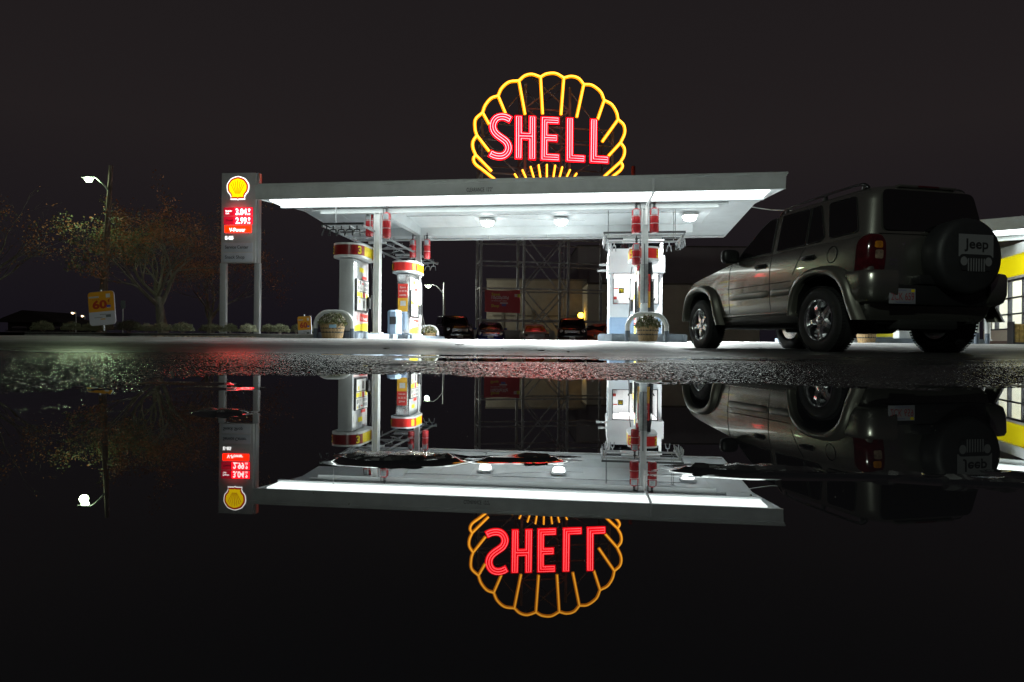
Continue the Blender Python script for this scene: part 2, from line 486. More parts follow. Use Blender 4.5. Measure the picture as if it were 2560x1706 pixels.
def asphalt_mat():
    m = bpy.data.materials.new('wet_asphalt'); m.use_nodes = True
    t = m.node_tree; b = t.nodes['Principled BSDF']
    geo = t.nodes.new('ShaderNodeNewGeometry')
    sp = t.nodes.new('ShaderNodeSeparateXYZ'); t.links.new(geo.outputs['Position'], sp.inputs[0])
    n = t.nodes.new('ShaderNodeTexNoise'); n.inputs['Scale'].default_value = 90; n.inputs['Detail'].default_value = 5
    t.links.new(geo.outputs['Position'], n.inputs['Vector'])
    n3 = t.nodes.new('ShaderNodeTexNoise'); n3.inputs['Scale'].default_value = 1.3; n3.inputs['Detail'].default_value = 4
    t.links.new(geo.outputs['Position'], n3.inputs['Vector'])
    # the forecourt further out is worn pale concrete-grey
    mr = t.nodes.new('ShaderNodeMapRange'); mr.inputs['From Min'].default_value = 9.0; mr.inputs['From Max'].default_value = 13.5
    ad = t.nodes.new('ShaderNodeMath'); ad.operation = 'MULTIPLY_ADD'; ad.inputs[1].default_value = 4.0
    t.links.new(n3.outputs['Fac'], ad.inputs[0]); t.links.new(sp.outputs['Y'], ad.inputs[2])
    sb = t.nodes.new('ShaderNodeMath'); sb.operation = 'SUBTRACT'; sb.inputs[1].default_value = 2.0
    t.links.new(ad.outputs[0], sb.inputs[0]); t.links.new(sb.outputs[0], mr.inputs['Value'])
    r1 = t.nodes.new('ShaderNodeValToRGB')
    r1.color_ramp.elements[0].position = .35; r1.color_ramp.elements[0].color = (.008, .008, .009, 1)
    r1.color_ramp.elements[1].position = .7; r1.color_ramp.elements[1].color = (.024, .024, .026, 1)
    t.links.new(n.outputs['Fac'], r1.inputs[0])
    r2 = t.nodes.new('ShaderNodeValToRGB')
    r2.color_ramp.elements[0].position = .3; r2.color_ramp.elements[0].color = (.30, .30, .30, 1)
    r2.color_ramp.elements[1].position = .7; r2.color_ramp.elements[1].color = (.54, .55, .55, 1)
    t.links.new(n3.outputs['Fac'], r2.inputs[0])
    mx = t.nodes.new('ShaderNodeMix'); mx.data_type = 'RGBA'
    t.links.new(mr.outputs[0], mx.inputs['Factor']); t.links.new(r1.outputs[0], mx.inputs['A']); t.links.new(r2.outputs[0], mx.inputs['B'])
    # pale aggregate stones in the asphalt
    vo = t.nodes.new('ShaderNodeTexVoronoi'); vo.inputs['Scale'].default_value = 170
    t.links.new(geo.outputs['Position'], vo.inputs['Vector'])
    sv_ = t.nodes.new('ShaderNodeSeparateColor'); t.links.new(vo.outputs['Color'], sv_.inputs[0])
    rv = t.nodes.new('ShaderNodeValToRGB'); rv.color_ramp.elements[0].position = .70; rv.color_ramp.elements[0].color = (0, 0, 0, 1)
    rv.color_ramp.elements[1].position = .95; rv.color_ramp.elements[1].color = (1, 1, 1, 1)
    t.links.new(sv_.outputs[0], rv.inputs[0])
    mg = t.nodes.new('ShaderNodeMix'); mg.data_type = 'RGBA'; mg.inputs['B'].default_value = (.075, .075, .077, 1)
    t.links.new(rv.outputs[0], mg.inputs['Factor']); t.links.new(mx.outputs['Result'], mg.inputs['A'])
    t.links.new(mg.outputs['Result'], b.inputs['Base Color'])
    rr = t.nodes.new('ShaderNodeMapRange'); rr.inputs['From Min'].default_value = 2.2; rr.inputs['From Max'].default_value = 7.0
    rr.inputs['To Min'].default_value = .10; rr.inputs['To Max'].default_value = .50
    t.links.new(sp.outputs['Y'], rr.inputs['Value'])
    nr_ = t.nodes.new('ShaderNodeMath'); nr_.operation = 'MULTIPLY_ADD'; nr_.inputs[1].default_value = .25
    t.links.new(n3.outputs['Fac'], nr_.inputs[0]); t.links.new(rr.outputs[0], nr_.inputs[2])
    s2 = t.nodes.new('ShaderNodeMath'); s2.operation = 'SUBTRACT'; s2.inputs[1].default_value = .10
    t.links.new(nr_.outputs[0], s2.inputs[0]); t.links.new(s2.outputs[0], b.inputs['Roughness'])
    b.inputs['IOR'].default_value = 1.38
    sl = t.nodes.new('ShaderNodeMapRange'); sl.inputs['From Min'].default_value = 2.0; sl.inputs['From Max'].default_value = 7.5
    sl.inputs['To Min'].default_value = 1.0; sl.inputs['To Max'].default_value = .42
    t.links.new(sp.outputs['Y'], sl.inputs['Value'])
    n5 = t.nodes.new('ShaderNodeTexNoise'); n5.inputs['Scale'].default_value = 2.6; n5.inputs['Detail'].default_value = 7; n5.inputs['Roughness'].default_value = .7
    t.links.new(geo.outputs['Position'], n5.inputs['Vector'])
    m5 = t.nodes.new('ShaderNodeMapRange'); m5.inputs['From Min'].default_value = .40; m5.inputs['From Max'].default_value = .62; m5.inputs['To Min'].default_value = .35; m5.inputs['To Max'].default_value = 1.35
    t.links.new(n5.outputs['Fac'], m5.inputs['Value'])
    ml = t.nodes.new('ShaderNodeMath'); ml.operation = 'MULTIPLY'; t.links.new(sl.outputs[0], ml.inputs[0]); t.links.new(m5.outputs[0], ml.inputs[1])
    t.links.new(ml.outputs[0], b.inputs['Specular IOR Level'])
    bp = t.nodes.new('ShaderNodeBump'); bp.inputs['Strength'].default_value = .22; bp.inputs['Distance'].default_value = .005
    n4 = t.nodes.new('ShaderNodeTexNoise'); n4.inputs['Scale'].default_value = 220; n4.inputs['Detail'].default_value = 3
    t.links.new(geo.outputs['Position'], n4.inputs['Vector'])
    t.links.new(n4.outputs['Fac'], bp.inputs['Height']); t.links.new(bp.outputs[0], b.inputs['Normal'])
    return m
ASPH = asphalt_mat()
ys = np.concatenate([np.geomspace(.10, 1.0, 150, endpoint=False), np.geomspace(1.0, 2.6, 720, endpoint=False), np.geomspace(2.6, 6.0, 330, endpoint=False), np.geomspace(6, 30, 130, endpoint=False), np.geomspace(30, 500, 20)])
us = np.concatenate([np.linspace(-3, -1.2, 20, endpoint=False), np.linspace(-1.2, 1.2, 1900), np.linspace(1.2, 3, 21)[1:]])
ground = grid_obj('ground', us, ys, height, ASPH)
tag(ground, 'wet dark asphalt of the forecourt around the puddle', kind='structure')
gb = MB(); gb.add([(-300, -300, -.16), (300, -300, -.16), (300, 300, -.16), (-300, 300, -.16)], [(0, 1, 2, 3)])
tag(gb.build('road', ASPH, smooth=0), 'asphalt beyond and behind the puddle', kind='structure')
WATER = mat('water', (0.010, 0.0095, 0.012), 0.0, ior=1.333)
def water_z(X, Y):
    f = isle_field(X, Y, False)
    z = .0024 * np.exp(np.minimum(f, 0) / .0026)
    z = np.where(f < -.012, 0, z)
    z += .00003 * (vnoise(X * 14, Y * 9) - .5) * np.clip(Y, 0, 1)
    return np.where(Y > 1.95, 0, z)
wy = np.concatenate([np.geomspace(.06, .30, 40, endpoint=False), np.geomspace(.30, .56, 260, endpoint=False), np.geomspace(.56, .85, 110, endpoint=False), np.geomspace(.85, 2.0, 60, endpoint=False), np.linspace(2, 5, 5)])
wu = np.concatenate([np.linspace(-3, -1, 10, endpoint=False), np.linspace(-1, 1, 760), np.linspace(1, 3, 11)[1:]])
water = grid_obj('water', wu, wy, water_z, WATER)
tag(water, 'still black puddle water mirroring the filling station', kind='structure')
# ================================================================ canopy
GZ = 0.17       # forecourt level under the canopy
def canopy(name, label, org, rot, a0, a1, cols, text=True, detail=True, group=None):
    """local x runs along the front edge, local y goes back; z absolute"""
    t = thing(name, label, 'canopy', (org[0], org[1], 0), rot, group)
    FB, FT = 3.80, 4.17         # front fascia bottom and top
    RB = 4.06                   # ridge of the underside
    BB = 3.80                   # rear edge
    yr, yb = 2.9, 6.95
    # roof slab: gabled section with an even edge
    m = MB()
    sec = [(0.02, FB + .02), (0.9, FB + .09), (yr, RB), (yb - .02, BB + .02), (yb - .02, BB + .13), (yr, 4.42), (0.9, 4.2), (0.02, FT - .03)]
    m.prism([(p[0], p[1]) for p in sec], (0, 0, 0), (0, 1, 0), (0, 0, 1), (1, 0, 0), a0 + .03, a1 - .03)
    m.build('roof', WHITE2, t, smooth=0)
    # front fascia with its stepped top trim
    m = MB()
    m.prism([(0.0, FB), (.05, FB), (.05, FT - .085), (-.04, FT - .085)], (0, 0, 0), (0, 1, 0), (0, 0, 1), (1, 0, 0), a0, a1)
    m.box(a0 - .015, a1 + .015, -.06, .05, FT - .082, FT - .045)
    m.box(a0 - .03, a1 + .03, -.085, .06, FT - .042, FT)
    m.box(a0 - .005, a1 + .005, -.008, .05, FB - .012, FB - .002)
    k = a0 + 2.2
    while k < a1 - 1 and detail:
        m.bar((k, -.001, FB + .01), (k, -.037, FT - .09), .012, .006); k += 3.04
    m.build('fascia', GREYF, t, smooth=0)
    # side edge boards following the gable
    for xs, sgn in ((a0, -1), (a1, 1)):
        m = MB()
        for (ya, za, yb_, zb) in ((0.05, FB, yr, RB), (yr, RB, yb, BB)):
            x0, x1 = sorted((xs - sgn * .03, xs + sgn * .0))
            poly = [(ya, za), (yb_, zb), (yb_, zb + .17), (ya, za + .17)]
            m.prism(poly, (0, 0, 0), (0, 1, 0), (0, 0, 1), (1, 0, 0), x0, x1)
        m.build('edge_board', WHITE, t, smooth=0)
    m = MB(); m.box(a0 + .03, a1 - .03, yb, yb + .04, BB - .02, BB + .16); m.box(a0 + .05, a1 - .05, yb - .16, yb - .001, BB - .02, BB + .012)
    m.build('rear_edge', WHITE, t, smooth=0)
    # long fluorescent trough right behind the fascia
    m = MB(); m.box(a0 + .32, a1 - .32, .14, .80, FB - .03, FB + .045)
    m.build('light_strip', L_STRIP, t, smooth=0)
    m = MB(); m.box(a0 + .28, a1 - .28, .81, .93, FB - .075, FB + .14)
    m.box(a0 + .06, a1 - .06, .052, .12, FB - .004, FB + .03)
    m.build('trough_lip', WHITE2, t, smooth=0)
    # beams
    bf = .98
    m = MB(); m.box(a0 + 1.35, a1 - 1.35, bf, bf + .16, 3.58, 3.93)
    m.box(a0 + 1.1, a0 + 1.349, bf + .01, bf + .15, 3.66, 3.93); m.box(a1 - 1.349, a1 - 1.1, bf + .01, bf + .15, 3.66, 3.93)
    m.build('beam', WHITE2, t, smooth=0)
    br = 5.15
    m = MB(); m.box(a0 + 1.35, a1 - 1.35, br, br + .16, 3.66, 3.97)
    m.build('beam', WHITE2, t, smooth=0)
    for c in cols:
        m = MB(); m.prism([(bf + .161, 3.62), (br - .001, 3.68), (br - .001, 3.97), (yr, 4.10), (bf + .161, 3.93)], (0, 0, 0), (0, 1, 0), (0, 0, 1), (1, 0, 0), c - .09, c + .09)
        m.build('beam', WHITE2, t, smooth=0)
        for yy, top in ((bf + .08, 3.58), (br + .08, 3.66)):
            m = MB()
            hw = .080
            m.box(c - hw, c + hw, yy - .03, yy + .03, GZ + .14, top - .003)
            m.box(c - hw, c - hw + .018, yy - .10, yy + .10, GZ + .14, top - .003)
            m.box(c + hw - .018, c + hw, yy - .10, yy + .10, GZ + .14, top - .003)
            m.box(c - hw - .05, c + hw + .05, yy - .15, yy + .15, GZ + .13, GZ + .17)
            m.build('column', WHITE, t, smooth=0)
    # ribs of the rear overhang
    k = a0 + .9
    while k < a1 - .5:
        m = MB(); m.prism([(br + .17, 3.80), (yb - .17, 3.79), (yb - .17, 3.83), (br + .17, 3.95)], (0, 0, 0), (0, 1, 0), (0, 0, 1), (1, 0, 0), k, k + .035)
        m.build('rib', WHITE, t, smooth=0); k += 2.1
    if detail:
        # seams of the underside panels, thin raised strips
        m = MB()
        k = a0 + 1.0
        while k < a1 - .5:
            m.bar((k, 1.3, FB + .118), (k, yr - .05, RB - .004), .02, .008); m.bar((k, yr + .05, RB - .004), (k, br - .1, 3.915), .02, .008); k += 1.02
        m.build('panel_seams', WHITE, t, smooth=0)
        m = MB()
        m.tube([(a0 + 2, 3.5, 3.99), (cols[0], 3.5, 3.985), (0, 3.5, 3.985), (cols[-1], 3.5, 3.985), (a1 - 1.5, 3.5, 3.985)], .012, 6)
        m.tube([(-1.2, 3.5, 3.98), (-.2, 3.9, 3.95), (1.2, 4.3, 3.93), (1.9, 4.3, 3.93)], .009, 5)
        m.tube([(4.0, 3.5, 3.98), (5.2, 2.2, 3.93), (5.5, 2.0, 3.92)], .009, 5)
        m.build('conduit', GALV, t)
    if text:
        m = MB(); m.text("CLEARANCE  12'2\"", (st_a(1190, 0) + .06, -.024, 3.865), (1, 0, 0), (0, -.13, 1), .095, wfit=.66, bold=.01, depth=.002)
        m.build('clearance_lettering', mat('faded_black', (.10, .10, .10), .6), t, smooth=0)
    return t
CA0, CA1 = -6.65, 6.65
cl = st_a(942, 1.06); cr = st_a(1610, 1.06)
can = canopy('canopy', 'long white flat canopy with a glowing fluorescent front edge over the two pump islands', st(0, 0), -PHI, CA0, CA1, (cl, cr))
# rain pipe from fascia to the right column
m = MB(); m.tube(spline([(cr + .11, -.02, 4.10), (cr + .11, .00, 3.86), (cr + .11, .12, 3.77), (cr + .07, .70, 3.70), (cr + .03, .93, 3.60), (cr + .03, .94, 3.15)], 5), .035, 8)
m.build('rain_pipe', WHITE, can)

def floodlight(xp, b, label):
    a = st_a(xp, b)
    z = 3.80 + .26 * (b / 2.9) if b < 2.9 else 4.06 - .26 * (b - 2.9) / 4.05
    t = thing('ceiling_floodlight', label, 'ceiling light', st(a, b, z - .03), -PHI, 'floodlights under the canopy')
    m = MB(); m.rbox(-.23, .23, -.23, .23, -.06, 0.01, .015); m.build('housing', WHITE, t)
    m = MB()
    m.lathe([(.02, -.20), (.11, -.195), (.17, -.16), (.185, -.10), (.175, -.062)], n=20); m.build('lens', L_HID, t)
    l = lamp('floodlight_glow', 'AREA', (0, 0, -.22), 1700, (.93, 1, .98), t, .3); l.data.shape = 'DISK'; l.data.spread = R(150)
    l.visible_glossy = True
    return t
floodlight(1216, 4.1, 'left floodlight of the three glaring under the canopy, nearest the left island')
floodlight(1400, 4.1, 'middle floodlight of the three glaring under the canopy')
floodlight(1722, 3.8, 'right floodlight of the three, glaring between the right column and the canopy end')

# ================================================================ islands
def island(name, label, pts, h, group):
    """pts: outline in forecourt coordinates"""
    t = thing(name, label, 'pump island', (0, 0, 0), 0, group)
    m = MB(); P = [st(a, b) for a, b in pts]
    m.prism([(p.x, p.y) for p in P], (0, 0, 0), (1, 0, 0), (0, 1, 0), (0, 0, 1), -.01, GZ + h)
    bm = bmesh.new()
    vs = [bm.verts.new(v) for v in m.v]
    for f in m.f: bm.faces.new([vs[i] for i in f])
    eg = [e for e in bm.edges if min(v.co.z for v in e.verts) > .1]
    bmesh.ops.bevel(bm, geom=eg, offset=.025, segments=2, affect='EDGES')
    k = MB(); k.frombm(bm); k.build('kerb_slab', ISLAND, t, smooth=35)
    return t
def pill(a0, a1, b0, b1, r, n=6): return rrect(a0, a1, b0, b1, r, n)
al0 = st_a(786, .35); al1 = st_a(893, .35)
island('pump_island', 'long low blue grey island under the two left pumps', pill(al0, al1 + .02, .30, 10.6, .25), .15, 'pump islands')
ar0 = st_a(1495, -.35); ar1 = st_a(1718, -.35)
island('pump_island', 'wide blue grey island with cut corner under the white booth', [(ar0 + .10, .75), (ar0 + .0, .15), (ar0 + .32, -.38), (ar1 - .1, -.45), (ar1, -.35), (ar1, 8.5), (ar0 + .1, 8.5)], .155, 'pump islands')

# ================================================================ pumps
def pump_graphics(m, sgn, hw, L):
    """stickers on the sides that face the lanes"""
    def q(y0, y1, z0, z1, mi, d):
        x = sgn * (hw + d)
        vs = [(x, y0, z0), (x, y1, z0), (x, y1, z1), (x, y0, z1)]
        m.add(vs, [(0, 1, 2, 3)], mi)
    return q
def pump(name, label, loc, num, dark_crown, steel_end, group):
    t = thing(name, label, 'fuel pump', loc, -PHI, group)
    hw, L = .20, .56
    end = STEEL if steel_end else WHITE
    m = MB()
    m.rbox(-hw, hw, -L, L, 0.0, .035, .01, mi=1)
    m.rbox(-hw, hw, -L, L, .037, 1.93, .03, mi=0)
    if steel_end: m.rbox(-hw - .012, hw + .012, -L - .012, -L + .10, .04, 1.92, .02, mi=2)
    m.build('cabinet', [mat('pump_shell', (.62, .64, .65), .3, .2, noise=.08, nscale=3), BLUED, STEEL], t)
    # crown: pill shaped sign box; red round the ends, yellow on the lane sides
    m = MB()
    pl = pill(-.40, .40, -.70, .70, .36, 10)
    for z0, z1, gr, mi in ((1.95, 2.01, .0, 0), (2.272, 2.32, 0.0, 0)):
        m.prism([(x * 1.015, y * 1.01) for x, y in pl], (0, 0, 0), (1, 0, 0), (0, 1, 0), (0, 0, 1), z0, z1, mi)
    k = len(pl)
    for i in range(k):
        x0, y0 = pl[i]; x1, y1 = pl[(i + 1) % k]
        cy = (y0 + y1) / 2
        yellow = cy > -.18 and cy < .35
        segs = [((x0, y0), (x1, y1), 2 if yellow else 1)]
        if abs(y1 - y0) > .2:
            s_ = -1 if y1 > y0 else 1
            ya, yb_ = min(y0, y1), max(y0, y1)
            cut = [ya, -.32, .345, yb_]
            segs = []
            for c0, c1, mi in ((cut[0], cut[1], 1), (cut[1], cut[2], 2), (cut[2], cut[3], 1)):
                segs.append(((x0, c0), (x0, c1), mi))
        for (p0, p1, mi) in segs:
            m.add([(p0[0], p0[1], 2.01), (p1[0], p1[1], 2.01), (p1[0], p1[1], 2.272), (p0[0], p0[1], 2.272)], [(0, 1, 2, 3)], mi)
    m.build('crown', [WHITE, DRED if dark_crown else RED, YEL], t, smooth=35)
    for sg in (-1, 1):
        m = MB(); an = R(-32) if sg > 0 else R(212)
        nx, ny = math.cos(an), math.sin(an)
        m.text(str(num), (sg * .04 + .365 * nx, -.34 + .365 * ny, 2.05), (-ny, nx, 0), (0, 0, 1), .19, wfit=.12, bold=.03, depth=.004)
        m.build('number', YEL, t, smooth=0)
    scr = mat('pump_screen', (.62, .68, .66), .25, noise=.15, nscale=12)
    lab = mat('label_yellow', (.82, .68, .03), .4)
    labr = mat('label_red', (.62, .04, .03), .4)
    labw = mat('label_white', (.8, .8, .78), .4, noise=.1, nscale=15)
    vp = mat('label_magenta_white', (.72, .55, .55), .4)
    for sg in (-1, 1):
        X = sg * hw
        def quad(m, y0, y1, z0, z1, d, mi):
            if sg < 0: y0, y1 = y0, y1
            x = X + sg * d
            f = (0, 1, 2, 3)
            m.add([(x, y0, z0), (x, y1, z0), (x, y1, z1), (x, y0, z1)], [f], mi)
        m = MB()
        m.rbox(*sorted((X + sg * .002, X + sg * .05)), -.46, .46, .56, 1.42, .015, mi=0)
        d = .0525
        quad(m, -.43, .43, 1.10, 1.39, d, 1)
        quad(m, -.43, .43, .93, 1.085, d, 1)
        quad(m, -.43, -.20, .95, 1.07, d + .002, 2); quad(m, -.18, -.05, .93, 1.07, d + .002, 2); quad(m, .0, .14, .94, 1.08, d + .002, 3); quad(m, .22, .36, .93, 1.06, d + .002, 2)
        quad(m, -.40, .28, .60, .915, d, 1)
        quad(m, -.30, -.22, .78, .88, d + .002, 2); quad(m, .02, .10, .66, .86, d + .002, 0); quad(m, .13, .15, .66, .86, d + .002, 4)
        quad(m, -.37, -.30, 1.30, 1.36, d + .002, 2); quad(m, -.25, -.19, 1.28, 1.37, d + .002, 0); quad(m, -.10, .05, 1.29, 1.32, d + .002, 3)
        quad(m, -.38, -.33, 1.13, 1.24, d + .002, 0); quad(m, -.27, -.23, 1.14, 1.22, d + .002, 0); quad(m, -.16, -.12, 1.14, 1.19, d + .002, 4)
        for i in range(4):
            quad(m, .10 + i * .075, .16 + i * .075, 1.13, 1.21, d + .002, 4); quad(m, .10 + i * .075, .16 + i * .075, 1.25, 1.34, d + .002, 4)
        m.build('display_panel', [BLACKP, labw, lab, labr, GALV], t)
        m = MB()
        quad(m, -.52, .52, .05, .54, .004, 0)
        x = X + sg * .007
        # red flag and yellow sweep
        m.add([(x, -.10, .30), (x, .50, .30), (x, .50, .50), (x, -.10, .51)], [(0, 1, 2, 3)], 2)
        pts = [(x, -.50, .05), (x, .50, .05)] + [(x, .5 - i * .1, .05 + .22 - .10 * (i / 10) ** 1.6) for i in range(11)]
        m.add(pts, [tuple(range(len(pts)))], 1)
        for i in range(9):
            a = i * 2 * PI / 9
            m.add([(x, -.32 + .03 * math.cos(a), .40 + .03 * math.sin(a)), (x, -.32 + .09 * math.cos(a + .2), .40 + .09 * math.sin(a + .2)), (x, -.32 + .03 * math.cos(a + .6), .40 + .03 * math.sin(a + .6))], [(0, 1, 2)], 2)
        m.text('V-Power', (X + sg * .0095, .20, .335), (0, sg, 0), (0, 0, 1), .095, wfit=.52, bold=.02, mi=3, depth=.001)
        m.build('lower_panel', [vp, lab, labr, labw], t, smooth=0)
        m = MB()
        quad(m, -.15, .17, 1.62, 1.74, .004, 0)
        m.build('sticker', lab, t, smooth=0)
        m = MB()
        quad(m, -.50, -.28, 1.50, 1.72, .004, 0); m.build('notice', [labw, labr], t, smooth=0)
        m = MB(); quad(m, .05, .4, 1.44, 1.52, .004, 1); m.build('notice', [labw, labr], t, smooth=0)
        # hose with its holster and nozzle
        m = MB(); m.rbox(*sorted((X + sg * .055, X + sg * .13)), .28, .45, .66, .98, .02)
        m.tube([(X + sg * .10, .36, .92), (X + sg * .15, .36, .98), (X + sg * .17, .34, 1.02)], .02, 8)
        m.build('nozzle_holder', BLACKP, t)
        m = MB()
        hx = X + sg * .13
        m.tube(spline([(hx - sg * .05, .52, 1.90), (hx, .52, 1.5), (hx, .50, 1.1), (hx + sg * .01, .47, .8), (hx + sg * .03, .40, .45), (hx + sg * .05, .52, .12), (hx + sg * .05, .66, .12), (hx + sg * .03, .72, .35), (hx, .50, .72)], 6), .014, 7)
        m.build('hose', RUBBER, t)
    if steel_end:
        m = MB()
        y = -L - .014
        def qe(x0, x1, z0, z1, mi, d=0): m.add([(x0, y - d, z0), (x1, y - d, z0), (x1, y - d, z1), (x0, y - d, z1)], [(0, 1, 2, 3)], mi)
        qe(-.16, .16, 1.15, 1.60, 0); qe(-.16, .16, .72, 1.149, 1); qe(-.08, .10, .90, 1.06, 2, .002)
        m.text('Save', (0, y - .001, 1.46), (1, 0, 0), (0, 0, 1), .06, wfit=.2, bold=.02, mi=2, depth=.002)
        m.text('10 20 30', (0, y - .001, 1.34), (1, 0, 0), (0, 0, 1), .06, wfit=.25, bold=.02, mi=2, depth=.002)
        m.text('cents', (0, y - .001, 1.22), (1, 0, 0), (0, 0, 1), .06, wfit=.22, bold=.02, mi=2, depth=.002)
        m.build('poster', [labr, mat('label_orange', (.8, .42, .03), .4), labw], t, smooth=0)
    return t
PZ = GZ + .15
pump('fuel_pump', 'fuel pump number 3 with dark red crown and white end at the left island', st(st_a(884, .75), .75, PZ), 3, True, False, 'fuel pumps')
pump('fuel_pump', 'fuel pump number 1, bright red crown and steel end, further back on left island', st(st_a(1019, 4.4), 4.4, PZ), 1, False, True, 'fuel pumps')
p5 = pump('fuel_pump', 'fuel pump number 5 mostly hidden behind the right canopy column', st(st_a(1606, 1.75), 1.75, PZ), 5, False, True, 'fuel pumps')
p5.scale = (.95, .8, 1.0)

# ================================================================ fire suppression tanks
def tank(xp, y0, y1, b, label, dx=0, r=.115):
    a = st_a(xp, b); D = st(a, b).y
    zt = px(xp, y0, D).z; zb = px(xp, y1, D).z
    t = thing('extinguisher_tank', label, 'extinguisher', st(a, b, zb), -PHI, 'red suppression tanks on the canopy columns')
    H = zt - zb
    m = MB(); m.lathe([(r * .8, 0), (r, .03), (r, H - .10), (r * .93, H - .05), (r * .6, H - .012), (r * .25, H)], n=20); m.build('cylinder', TANKRED, t)
    m = MB(); m.lathe([(r * 1.02, H * .35), (r * 1.02, H * .37)], n=20); m.lathe([(r * 1.02, H * .66), (r * 1.02, H * .68)], n=20); m.build('strap', GALV, t)
    m = MB(); m.lathe([(.03, H), (.03, H + .06), (.02, H + .065), (.035, H + .09), (.035, H + .12), (.015, H + .13), (.012, H + .2)], n=10)
    m.tube([(0, 0, H + .1), (dx * .5, 0, H + .11), (dx, .02, H + .11), (dx, .03, H - .3)], .012, 6); m.build('valve', DARKM, t)
    m = MB()
    n = 8
    vs = []
    for i in range(n + 1):
        th = R(-130 + 80 * i / n)
        vs += [((r + .002) * math.cos(th), (r + .002) * math.sin(th), H * .70), ((r + .002) * math.cos(th), (r + .002) * math.sin(th), H * .92)]
    m.add(vs, [(2 * i, 2 * i + 2, 2 * i + 3, 2 * i + 1) for i in range(n)])
    m.build('label_plate', mat('tank_label', (.25, .28, .30), .4, noise=.4, nscale=40), t)
    return t
tank(921, 533, 592, 1.25, 'red tank left of the front left column', .1, .105)
tank(964, 531, 595, .85, 'red tank right of the front left column', -.1, .115)
tank(1030, 598, 645, 5.0, 'red tank left of the rear left column', .1, .11)
tank(1065.5, 597, 648, 5.0, 'red tank with pale label right of the rear left column', -.1, .11)
tank(1588, 521, 584, .95, 'red tank high on the left of the front right column', .1, .12)
tank(1633, 519, 583, .95, 'red tank high on the right of the front right column', -.1, .12)
tank(1589, 608, 664, .95, 'lower red tank hanging left of the front right column', .1, .105)

# ================================================================ overhead hose and sprinkler racks
def rack(label, a0, a1, b0, b1, z, bars, noz):
    t = thing('overhead_rack', label, 'rack', st(a0, b0, z), -PHI, 'overhead racks above the islands')
    W, L = a1 - a0, b1 - b0
    for x in (0, W):
        m = MB(); m.bar((x, 0, 0), (x, L, 0), .045, .05); m.build('rail', GALV, t, smooth=0)
    for i, y in enumerate(bars):
        m = MB(); m.bar((-.03, y, .052), (W + .03, y, .052), .05, .05); m.build('crossbar', DARKM if i % 2 == 0 else GALV, t, smooth=0)
    for x, y in ((.12, .6), (W - .12, .9), (.12, L * .7), (W - .12, L * .75)):
        m = MB(); m.tube([(x, y, .03), (x, y, 3.93 - z)], .010, 6); m.build('hanger', GALV, t)
    for (x, y, s) in noz:
        m = MB()
        m.tube([(x, y, 0), (x, y, -.10)], .018, 6)
        m.tube([(x - .07 * s, y, -.10), (x + .07 * s, y, -.10)], .018, 6)
        m.tube([(x - .07 * s, y, -.10), (x - .12 * s, y - .03, -.26)], .016, 6)
        m.tube([(x + .07 * s, y, -.10), (x + .10 * s, y - .03, -.26)], .016, 6)
        m.build('spray_nozzle', DARKM if y < .3 and W < 1.5 else GALV, t)
    m = MB()
    m.tube([(W * .5, .1, .09), (W * .5, L - .1, .09)], .022, 8)
    k = .5
    while k < L - .3:
        m.tube(spline([(W * .5, k, .09), (W * .5 + .15, k + .12, -.02), (W * .5 - .05, k + .25, -.08), (W * .5 + .25, k + .4, .02)], 5), .011, 6); k += .9
    m.build('pipe', GALV, t)
    m = MB()
    for y in (L * .33, L * .66):
        m.rbox(W * .25, W * .75, y, y + .10, -.04, .02, .01)
    m.build('bracket', WHITE, t)
    return t
zr = 3.0 + HC
rack('long steel rack of spray nozzles over the left island', st_a(803, .12), st_a(904, .12), .12, 8.3, zr, [0, .62, 1.25, 2.3, 3.4, 4.4, 5.4, 6.5, 7.4, 8.15],
     [(.12, .0, 1), (.30, 0, 1), (.52, 0, 1), (.74, 0, 1), (.94, 0, 1), (.15, 4.3, 1), (.3, 8.0, 1), (.75, 8.0, 1), (.98, 7.95, 1)])
b0 = 1.35
rack('short wide steel rack of spray nozzles over the right island', st_a(1509, b0), st_a(1709, b0), b0, b0 + 1.7, px(1600, 586, st(st_a(1610, b0), b0).y).z, [0, .5, 1.0, 1.6],
     [(.06, .15, .5), (.05, .45, .5), (.05, .75, .5), (.12, 1.05, .5), (.3, 1.3, .5), (2.05, .15, .6), (2.08, .40, .6), (2.08, .65, .6), (2.08, .9, .6), (2.06, 1.15, .6), (1.85, 1.4, .6)])

# ================================================================ guard hoops, barrels, bin
def hoop(label, xl, xr, ytop, b, group='guard hoops at the island ends'):
    a0, a1 = st_a(xl, b), st_a(xr, b); W = a1 - a0
    D = st(a0, b).y; H = px(xl, ytop, D).z - GZ + .005
    t = thing('guard_hoop', label, 'bollard', st(a0, b, GZ - .03), -PHI, group)
    r = .055
    rc = min(.34, H * .45, W * .4)
    pts = [(0, 0, H * .36)] + [(0, 0, H - rc)] + [(rc - rc * math.cos(R(i * 15)), 0, H - rc + rc * math.sin(R(i * 15)) - r) for i in range(1, 7)] + \
          [(W - rc + rc * math.sin(R(i * 15)), 0, H - rc + rc * math.cos(R(i * 15)) - r) for i in range(0, 6)] + [(W, 0, H - rc), (W, 0, H * .36)]
    m = MB(); m.tube(pts, r, 14); m.build('hoop', WHITE, t)
    for x in (0, W):
        m = MB(); m.tube([(x, 0, 0), (x, 0, H * .36)], r + .003, 14); m.build('foot', BLUED, t)
    return t
hoop('pale steel guard hoop around the barrel at the near end of the left island', 789, 880, 772, .12)
hoop('pale steel guard hoop at the far end of the left island', 1046, 1094, 811, 9.6)
hoop('pale steel guard hoop framing the barrel in front of the booth', 1568.5, 1666, 777, -.75)

